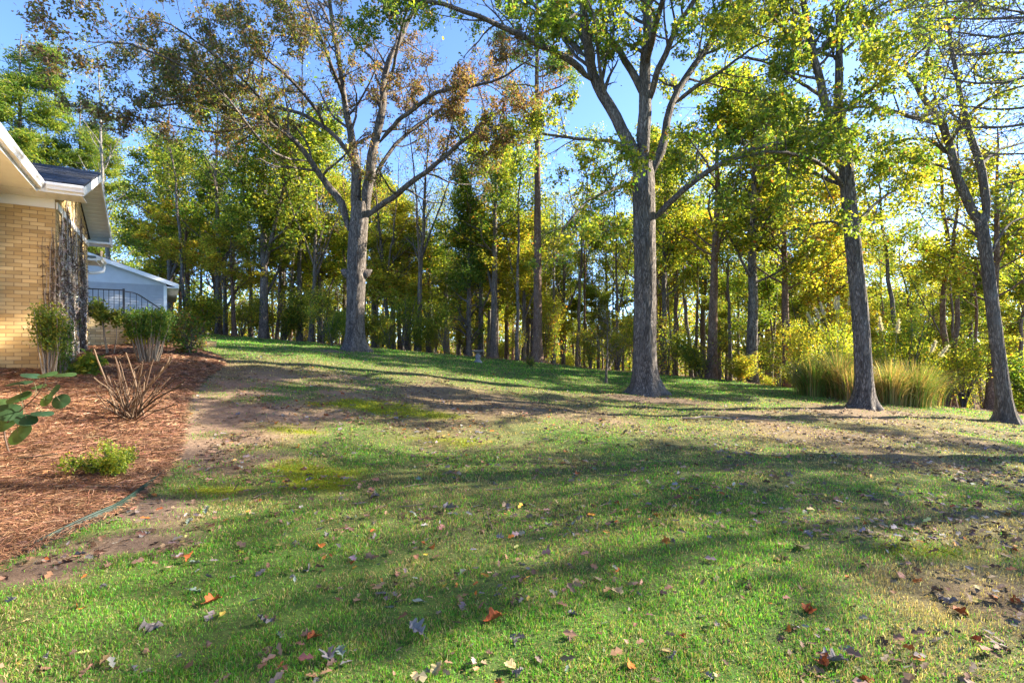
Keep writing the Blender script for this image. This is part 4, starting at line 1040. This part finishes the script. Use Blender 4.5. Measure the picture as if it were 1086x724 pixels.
# set back lower wing with gutter elbow
mb=MB(); mb.box(-.6,.10,5.2,6.4,2.74,2.80); mb.box(.1,.12,5.2,6.4,2.70,2.86)
slab(mb,(-.65,5.2,2.86),(.12,5.2,2.86),(.12,6.42,2.86),(-.65,6.42,2.86),.02); mb.build('lower_eave',WHITE,house)
gutter('gutter',house,(.12,5.2,2.86),(.12,6.45,2.86),(1,0,0))
mb=MB(); tubes(mb,resample(np.array([(.17,6.38,2.80),(.17,6.36,2.62),(.10,6.30,2.56),(-.2,6.1,2.48),(-.5,6.0,2.44)]),14),np.full(14,.04),8); mb.build('downspout',WHITE,house,True)
mb=MB(); mb.box(-2.5,-.62,5.0,6.4,-.2,2.74); mb.build('rear_wall',MORTAR,house)

# dead vine on the gable wall and corner
rng=np.random.default_rng(71); vine=empty('dead_vine',tuple(hw(.0,1.0,0)),ROT,'dead vine with bleached stems clinging to the brick corner','vine')
mb=MB(); fz=MB(); y_off=1.0
for i in range(85):
    y0=rng.choice([rng.uniform(.05,.5),rng.uniform(.8,1.9),rng.uniform(2.2,3.9)],p=[.3,.35,.35]); top=rng.uniform(1.6,3.3) if y0<.6 else rng.uniform(1.4,3.6)
    top=min(top,roofz(y0)-.25); t=np.linspace(0,1,20)
    yy=y0+np.cumsum(rng.normal(0,.035,20))*np.sqrt(t)-y_off; yy=np.clip(yy,-y_off+.02,3.4)
    P=np.stack([.03+.02*np.abs(np.sin(t*9+i)),yy,-.1+t*top],1); c=[(.32,.28,.235),(.19,.15,.11),(.07,.05,.038),(.46,.42,.38)][int(rng.integers(0,4))]
    tubes(mb,P[None],(rng.uniform(.012,.035)*(1-.75*t))[None],6,C=[c],wob=wob_for(rng,P,6,.15)[None])
    m_=90; k=rng.integers(0,19,m_); pos=P[k]+rng.normal(0,.02,(m_,3)); pos[:,0]=np.abs(pos[:,0])+.005
    kites(fz,pos,rng.normal(size=(m_,3))*[.5,1,.8],rng.normal(size=(m_,3)),rng.uniform(.05,.14,m_),rng.uniform(.008,.03,m_),palette(rng,m_,[(.30,.24,.18),(.12,.085,.06),(.45,.40,.34)],[2,3,1]))
for i in range(12):     # the few stems on the front face by the corner
    x0=-rng.uniform(.0,.10); t=np.linspace(0,1,16); top=rng.uniform(1.2,3.0)
    P=np.stack([x0+np.cumsum(rng.normal(0,.012,16)),np.full(16,-y_off-.02),-.1+t*top],1); c=[(.36,.30,.24),(.10,.07,.05)][i%2]
    tubes(mb,P[None],(rng.uniform(.008,.018)*(1-.7*t))[None],5,C=[c])
    m_=60; k=rng.integers(0,15,m_); pos=P[k]+rng.normal(0,.015,(m_,3)); pos[:,1]=-y_off-.012-np.abs(rng.normal(0,.012,m_))
    kites(fz,pos,rng.normal(size=(m_,3))*[1,.3,.8],rng.normal(size=(m_,3)),rng.uniform(.03,.09,m_),rng.uniform(.006,.02,m_),palette(rng,m_,[(.28,.21,.15),(.10,.07,.05)],[1,1.5]))
mb.build('vine_stems',DRY,vine); fz.build('rootlets',DRY,vine)

# low brick garden walls with iron railing
gw=empty('garden_wall',tuple(hw(0,5,0)),ROT,'low yellow brick planter wall beyond the house corner under the railing','wall')
zb=float(gz(*hw(.4,5)[:2]))-HZ
brick_wall('wall_face',gw,(-.3,0,zb-.2),(1,0,0),(0,-1,0),1.08,1.24-zb+.2,11)
brick_wall('wall_face',gw,(.78,.0,zb-.2),(0,1,0),(1,0,0),1.9,1.24-zb+.2,12)
mb=MB(); mb.box(-.3,.775,.12,1.9,zb-.2,1.18); mb.build('planter_fill',MORTAR,gw)
gp=empty('garden_wall',tuple(hw(.8,6.9,0)),ROT,'lower brick wall farther back behind the tufted shrub','wall')
zb2=float(gz(*hw(2,6.9)[:2]))-HZ
brick_wall('wall_face',gp,(0,0,zb2-.2),(1,0,0),(0,-1,0),2.2,.62-zb2+.2,13)
rl=empty('iron_railing',tuple(hw(0,5.06,0)),ROT,'black iron railing along the planter wall and down the steps','railing')
mb=MB(); tubes(mb,np.array([[(-.3,0,1.98),(.2,0,1.98),(.68,0,1.98)]]),np.full((1,3),.016),6); tubes(mb,np.array([[(-.3,0,1.36),(.2,0,1.36),(.68,0,1.36)]]),np.full((1,3),.012),6)
sr=np.array([(.70,0,1.95),(.95,.35,1.93),(1.25,.75,1.74),(1.7,1.35,1.42)]); tubes(mb,resample(sr,12)[None],np.full((1,12),.016),6); tubes(mb,(resample(sr,12)-[0,0,.6])[None],np.full((1,12),.012),6)
mb.build('rail',IRON,rl)
mb=MB(); mb.box(.67,.72,-.025,.025,1.24,2.02); mb.box(1.68,1.72,1.33,1.37,.6,1.46); mb.build('post',IRON,rl)
mb=MB()
for q in np.linspace(-.28,.6,9): mb.box(q-.007,q+.007,-.007,.007,1.36,1.98)
for q in resample(sr,9)[1:-1]: mb.box(q[0]-.007,q[0]+.007,q[1]-.007,q[1]+.007,q[2]-.6,q[2])
mb.build('balusters',IRON,rl)

# grey gabled building behind
GB=np.array([-14.85,22.0]); GZb=float(gz(*GB))
gb=empty('gabled_building',(GB[0],GB[1],GZb),ROT,'pale grey sided building with white gable behind the planter wall','building')
SIDE=plain('grey_siding',(.36,.38,.415),.6,.3,.06,5); WHB=plain('white_boards',(.52,.555,.61),.6,.3,.05,4)
Wg=7.0; eh=4.12-GZb; pk=eh+.36*3.5
mb=MB()
nr=int(eh/.11)
for i in range(nr+1):
    z0=i*.11-.2; mb.add([(-Wg,0,z0),(0,0,z0),(0,.02,z0+.11),(-Wg,.02,z0+.11),(-Wg,-.028,z0),(0,-.028,z0),(0,.0,z0+.11),(-Wg,0,z0+.11)],[(0,3,2,1),(4,5,6,7),(0,1,5,4),(2,3,7,6)])
    mb.add([(0,0,z0),(0,9,z0),(0,9,z0+.11),(0,0,z0+.11),(.012,0,z0),(.012,9,z0),(.0,9,z0+.11),(.0,0,z0+.11)],[(4,5,6,7),(0,1,5,4)])
mb.box(-Wg,-.03,.03,9,-.2,eh-.1); mb.build('wall',SIDE,gb)
mb=MB(); q=-Wg
while q<0:
    m1=min(q+.2,0); c_=lambda xx: eh+.36*(3.5-abs(xx+3.5))
    mb.add([(q,-.03,eh-.12),(m1-.004,-.03,eh-.12),(m1-.004,-.03,c_(m1)),(q,-.03,c_(q)),(q,.03,eh-.12),(m1-.004,.03,eh-.12),(m1-.004,.03,c_(m1)),(q,.03,c_(q))],[(0,1,2,3),(0,4,5,1),(1,5,6,2),(3,2,6,7),(0,3,7,4)]); q+=.2
mb.add([(-Wg,-.022,eh-.1),(0,-.022,eh-.1),(-3.5,-.022,pk-.01)],[(0,1,2)]); mb.build('gable',WHB,gb)
mb=MB(); slab(mb,(.42,-.35,eh-.12),(.42,9.3,eh-.12),(-3.5,9.3,pk+.05),(-3.5,-.35,pk+.05),.06); slab(mb,(-3.5,-.35,pk+.05),(-3.5,9.3,pk+.05),(-7.42,9.3,eh-.12),(-7.42,-.35,eh-.12),.06); mb.build('roof',SHING,gb)
mb=MB()
for s_,x0 in ((1,.44),(-1,-7.44)):
    V=[(x0,-.38,eh-.24),(-3.5,-.38,pk-.09),(-3.5,-.38,pk+.08),(x0,-.38,eh-.07),(x0,-.352,eh-.24),(-3.5,-.352,pk-.09),(-3.5,-.352,pk+.08),(x0,-.352,eh-.07)]
    mb.add(V,[(0,1,2,3),(4,7,6,5),(0,4,5,1),(3,2,6,7),(0,3,7,4)])
mb.build('rake_board',WHITE,gb)
mb=MB(); mb.box(.02,.43,-.35,9.2,eh-.25,eh-.2); mb.box(.43,.45,-.35,9.2,eh-.26,eh-.08); mb.build('soffit',WHITE,gb)
mb=MB(); mb.box(-.10,.02,-.035,.08,-.2,eh-.13); mb.build('corner_post',WHITE,gb)

# ------------------------------------------------------------------ bed plants
def tufted(px, D, top_py, w_, seed, label, nst, leafy_from, colf, nleaf, leafL, bz=None):
    rng=np.random.default_rng(seed); b=ground_at(px,D); z0=float(bed_z(b[0],b[1])) if bz is None else bz; H=CAM_Z+(CY-top_py)/F*D-z0
    root=empty('shrub',(b[0],b[1],z0),0,label,'shrub'); mb=MB(); t=np.linspace(0,1,8)
    P=[]
    for i in range(nst):
        a=rng.uniform(0,6.28); r1=w_*.5*math.sqrt(rng.uniform(.02,1)); P.append(np.stack([math.cos(a)*r1*(.35+.65*t**.8),math.sin(a)*r1*(.35+.65*t**.8),t*H*rng.uniform(.85,1)-.05],1)+np.cumsum(rng.normal(0,.008,(8,3)),0))
    P=np.array(P); tubes(mb,P,np.tile(np.linspace(.014,.006,8),(nst,1)),5,C=np.tile([[.21,.17,.125]],(nst,1))); mb.build('stems',DRY,root)
    k=nleaf//nst; pi=np.repeat(np.arange(nst),k); tt=rng.uniform(leafy_from,1.02,len(pi))**.8; f=np.clip(tt*7,0,6.99); i0=f.astype(int); u=(f-i0)[:,None]
    pos=P[pi,i0]*(1-u)+P[pi,i0+1]*u+rng.normal(0,.055,(len(pi),3)); m_=len(pos); cr=MB()
    kites(cr,pos,rng.normal(size=(m_,3))+[0,0,.7],rng.normal(size=(m_,3)),leafL*rng.uniform(.7,1.3,m_),leafL*.4*rng.uniform(.7,1.2,m_),colf(rng,pos)); cr.build('foliage',LEAF_DULL,root)
tufted(52,8.3,322,.36,801,'upright green shrub with bare pale lower stems against the brick wall',12,.42,colmix([3,4,2,.5,0,0,.1],[4,4,2,.2,0,0,.1],2,3),2600,.055)
tufted(66,8.6,335,.28,802,'narrow ivy like shrub climbing beside the upright shrub at the brick corner',8,.08,colmix([4,4,1,.2,0,0,0],[5,3,1,.2,0,0,0],2,4),1800,.05)
tufted(118,11.3,322,.36,803,'small yellow green topped plant on a thin trunk in front of the planter wall',3,.72,colmix([.5,2,4,4,1,0,0],[1,3,4,2,.3,0,0],2,5),900,.10)
tufted(158,10.6,328,.80,804,'wide tufted green shrub with many bare upright stems',34,.52,colmix([3,4,2,.6,0,0,.1],[4,4,2,.2,0,0,.1],2,6),5200,.075)
def mound(px, D, w_, h_, seed, label, colf, n, leafL, inbed=True):
    b=ground_at(px,D); z=float(bed_z(b[0],b[1])) if inbed else b[2]
    return put_shrub(shrub_mesh(seed,w_,h_,n,colf,leafL,stems=9,gap=.22),b[0],b[1],z,label)
mound(200,12.3,1.1,1.0,811,'dark reddish shrub at the far end of the planting bed',colmix([2,2,.6,.2,.1,.3,3],[3,3,1,.3,.1,.2,2],1.5,3),2600,.07)
mound(90,8.8,.9,.30,812,'low yellow green leafy plant at the foot of the brick corner',colmix([1,3,4,3,.8,0,0],[3,4,2,1,.2,0,0],2,3),1100,.10)
mound(117,5.05,1.05,.24,813,'small bright yellow green shrub in the pine straw near the edging',colmix([.5,2,4,5,.6,0,0],[1,3,4,2,.2,0,0],2,3),7500,.030)
mound(100,13.8,1.1,.6,814,'dark green planting on top of the planter wall behind the railing',cG,1800,.09) .location.z=HZ+1.1
mound(150,13.9,.8,.6,815,'light green bush beside the descending railing',cY,1500,.09)
mound(182,15.8,1.3,1.1,816,'dark bushy shrub in front of the grey gabled building corner',colmix([3,3,1,.2,.1,.2,2],[3,3,1,.3,.1,.2,2],1.5,3),2600,.08)
mound(215,14.5,.5,.45,817,'tiny brown twiggy shrub beyond the end of the bed',colmix([1,1,.6,.2,.1,.3,3],[1,1,1,.3,.1,.2,3],1.5,3),400,.05)
# cut back shrub with stubby stems
b=p2g(138,452); zc=float(bed_z(b[0],b[1])); Dc=b[1]
cs=empty('pruned_shrub',(b[0],b[1],zc),0,'hard pruned leafless shrub with pale cut stems in the pine straw','shrub'); rng=np.random.default_rng(83)
mb=MB()
for (tx,ty,r_,dd) in [(100,400,.013,-.2),(99,368,.016,.1),(122,378,.018,.2),(117,398,.014,-.2),(132,375,.014,.3),(150,385,.013,-.3),(165,382,.016,.1),(182,379,.02,-.1),(196,408,.016,-.35),(180,400,.012,.3),(172,425,.012,-.4),(104,418,.009,-.3),(140,398,.012,.4),(158,402,.014,.35),(125,410,.012,-.5),(110,430,.008,-.4),(148,415,.012,-.5)]+[(float(rng.uniform(96,196)),float(rng.uniform(380,430)),.008,float(rng.uniform(-.5,.5))) for _ in range(26)]:
    e=at(tx,ty,Dc+dd)-np.array([b[0],b[1],zc]); s0=np.append(rng.normal(0,.06,2),-.05); t=np.linspace(0,1,8)[:,None]
    P=s0*(1-t)+e*t+np.array([0,0,.10])*np.sin(t*np.pi)*rng.uniform(-.3,.6)+np.cumsum(rng.normal(0,.01,(8,3)),0)*np.minimum(1,t*3)*(1-t*.5)
    r_*=.62; rr=np.linspace(r_*1.5,r_*.9,8); c=[(.085,.052,.034),(.04,.028,.02),(.125,.084,.054)][int(rng.integers(0,3))]; tubes(mb,P[None],rr[None],7,C=[c])
    for q in range(int(rng.integers(1,4))):
        i0=int(rng.integers(3,7)); d=unit(P[i0]-P[i0-1]+rng.normal(0,.03,3)); d=unit(d+rng.normal(0,.45,3)+[0,0,.3]); l_=rng.uniform(.08,.22)
        Q=P[i0]+d*l_*np.linspace(0,1,4)[:,None]; tubes(mb,Q[None],np.linspace(r_*.8,r_*.6,4)[None],6,C=[c])
mb.build('stems',DRY,cs,True)
# broad leaved young plant at the left border
Dp=float(p2g(10,494)[1]); b=at(14,494,Dp); zl=float(bed_z(b[0],b[1]))
yp=empty('broad_leaf_plant',(b[0],b[1],zl),0,'young plant with large round dark green leaves at the left border','plant'); o3=np.array([b[0],b[1],zl])
mb=MB(); st=np.array([at(0,492,Dp),at(12,485,Dp),at(8,465,Dp),at(4,455,Dp+.03)])-o3
main=np.array([at(13,500,Dp),at(8,475,Dp),at(5,453,Dp+.02),at(20,437,Dp),at(38,420,Dp-.05),at(48,405,Dp-.08),at(48,398,Dp-.08)])-o3; main[0,2]=-.03
tubes(mb,resample(main,20)[None],np.linspace(.009,.004,20)[None],6,C=[(.09,.06,.045)])
lw=np.array([at(-20,500,Dp+.1),at(0,494,Dp),at(25,487,Dp-.1),at(60,481,Dp-.1)])-o3; lw[:,2]=np.maximum(lw[:,2],.01); tubes(mb,resample(lw,12)[None],np.linspace(.014,.006,12)[None],6,C=[(.10,.08,.06)])
mb.build('stem',DRY,yp,True)
rng=np.random.default_rng(91); petiole=[]
def round_leaf(c, nrm, size, colr):
    nrm=unit(np.array(nrm,float)); u=unit(np.cross(nrm,[.3,.9,.2])); v=np.cross(nrm,u); k=18; a=np.arange(k)*2*np.pi/k
    rad=size*.5*(1-.16*np.exp(-((a-np.pi)/.35)**2)+.12*np.exp(-((np.minimum(a,2*np.pi-a))/.3)**2)); V=[np.array(c)]; 
    for f in (.5,1.0):
        for i in range(k): V.append(np.array(c)+u*math.cos(a[i])*rad[i]*f+v*math.sin(a[i])*rad[i]*f*.92+nrm*size*(-.12*f*f+.06*abs(math.sin(a[i]))*f+.02*math.sin(3*a[i])*f))
    f3=[(0,1+i,1+(i+1)%k) for i in range(k)]; f4=[(1+i,1+k+i,1+k+(i+1)%k,1+(i+1)%k) for i in range(k)]
    m_=MB(); m_.add(V,np.array(f3),np.array(colr)*np.exp(rng.normal(0,.08,(len(V),1)))); m_.f.append(np.array(f4)); return m_.build('leaf',LEAF_DULL,yp,True)
for (px,py,w_,tilt,dd) in [(33,397,18,.12,0),(50,396,18,.3,-.05),(69,396,20,.15,-.1),(20,405,24,.12,.05),(19,420,24,.45,0),(41,409,14,.3,.05),(55,415,19,.75,-.12),(48,424,15,.9,-.05),(64,425,18,.85,-.15),(45,437,20,.12,-.05),(9,436,24,.6,-.05),(4,447,26,.7,.02),(28,444,20,.35,-.1),(19,459,27,.8,-.15),(3,425,16,.2,.1),(-14,440,24,.5,.05)]:
    a=rng.normal(0,.5); nr=np.array([.35*rng.normal(),-tilt,1-.6*tilt]); cc=[(.016,.048,.020),(.018,.055,.018),(.032,.07,.016)][int(rng.integers(0,3))]
    lc = at(px,py,Dp+dd)-o3; round_leaf(lc,nr,w_/F*Dp,cc)
    mp_ = resample(main,20); sp_ = mp_[np.argmin(np.linalg.norm(mp_-(lc-[0,0,.05]),axis=1))]
    petiole.append(np.stack([sp_, (sp_+lc)/2+[0,0,.02], lc-[0,0,.004]]))
mb=MB(); tubes(mb,np.array(petiole),np.full((len(petiole),3),.0028),5,C=np.tile([[.09,.08,.045]],(len(petiole),1))); mb.build('petioles',DRY,yp,True)

# ------------------------------------------------------------------ lawn objects
# bird bath
b=ground_at(507,21.0); zt=CAM_Z+(CY-376)/F*21.0; hB=zt-b[2]
bb=empty('bird_bath',tuple(b),0,'small grey stone bird bath on a pedestal at the far lawn edge','bird bath')
def lathe(prof,k=24):
    prof=np.array(prof,float); a=np.arange(k)*2*np.pi/k; V=np.stack([np.outer(prof[:,0],np.cos(a)),np.outer(prof[:,0],np.sin(a)),np.repeat(prof[:,1:2],k,1)],-1).reshape(-1,3)
    m_=len(prof); i=np.arange(m_-1)[:,None]*k; j=np.arange(k)[None]; jn=(j+1)%k; mb=MB(); mb.add(V,np.stack([i+j,i+jn,i+k+jn,i+k+j],-1).reshape(-1,4)); return mb
hB=max(.45,hB)
lathe([(0,-.05),(.16,-.05),(.17,.0),(.16,.05),(.11,.09),(.09,.16),(.12,.24),(.10,.32),(.06,hB-.12),(.07,hB-.05),(0,hB-.05)]).build('pedestal',CONCRETE,bb,True)
lathe([(0,hB-.06),(.08,hB-.06),(.18,hB-.03),(.26,hB+.02),(.27,hB+.045),(.245,hB+.045),(.17,hB+.012),(0,hB)]).build('basin',CONCRETE,bb,True)
mound(563,22.6,.6,.38,831,'small dark round bush on the lawn edge near the tall pine',colmix([3,2,.6,.2,.1,.2,3],[3,3,1,.3,.1,.2,2],1.5,3),500,.07,False)
# sapling
me=tree_meshes(840,2.7,.045,.25,12,(.35,.8),.5,BARK_DARK,cO,.08,60,gap=.5,bend=.2,ang=(30,60))
b=ground_at(643,18.0); sp=empty('sapling',tuple(b),0,'small bare sapling standing alone left of the big oak','tree')
for nm,mm in zip(('trunk','crown'),me):
    o=bpy.data.objects.new(nm,mm); col.objects.link(o); o.parent=sp
# fallen stick right of the big oak
b=p2g(790,447); st=empty('fallen_branch',tuple(b),.1,'thin fallen branch lying on dead leaves right of the big oak','branch'); rng=np.random.default_rng(95)
P=np.stack([np.linspace(-1.3,1.3,14),np.cumsum(rng.normal(0,.04,14)),0*np.arange(14.)],1)
P[:,2]=gz(P[:,0]+b[0],P[:,1]+b[1])-b[2]+.03+.02*rng.uniform(0,1,14)
mb=MB(); tubes(mb,P[None],np.linspace(.022,.008,14)[None],6,C=[(.15,.12,.10)])
P1,R1=grow(rng,P[None],np.linspace(.022,.008,14)[None],5,(.3,.7),(25,50),4,.3,1,up=0,wig=.15,rmin=.004); P1[:,:,2]=np.abs(P1[:,:,2]-.03)*.4+.03; tubes(mb,P1,R1,5,C=np.tile([[.15,.12,.10]],(5,1)))
mb.build('stick',DRY,st)
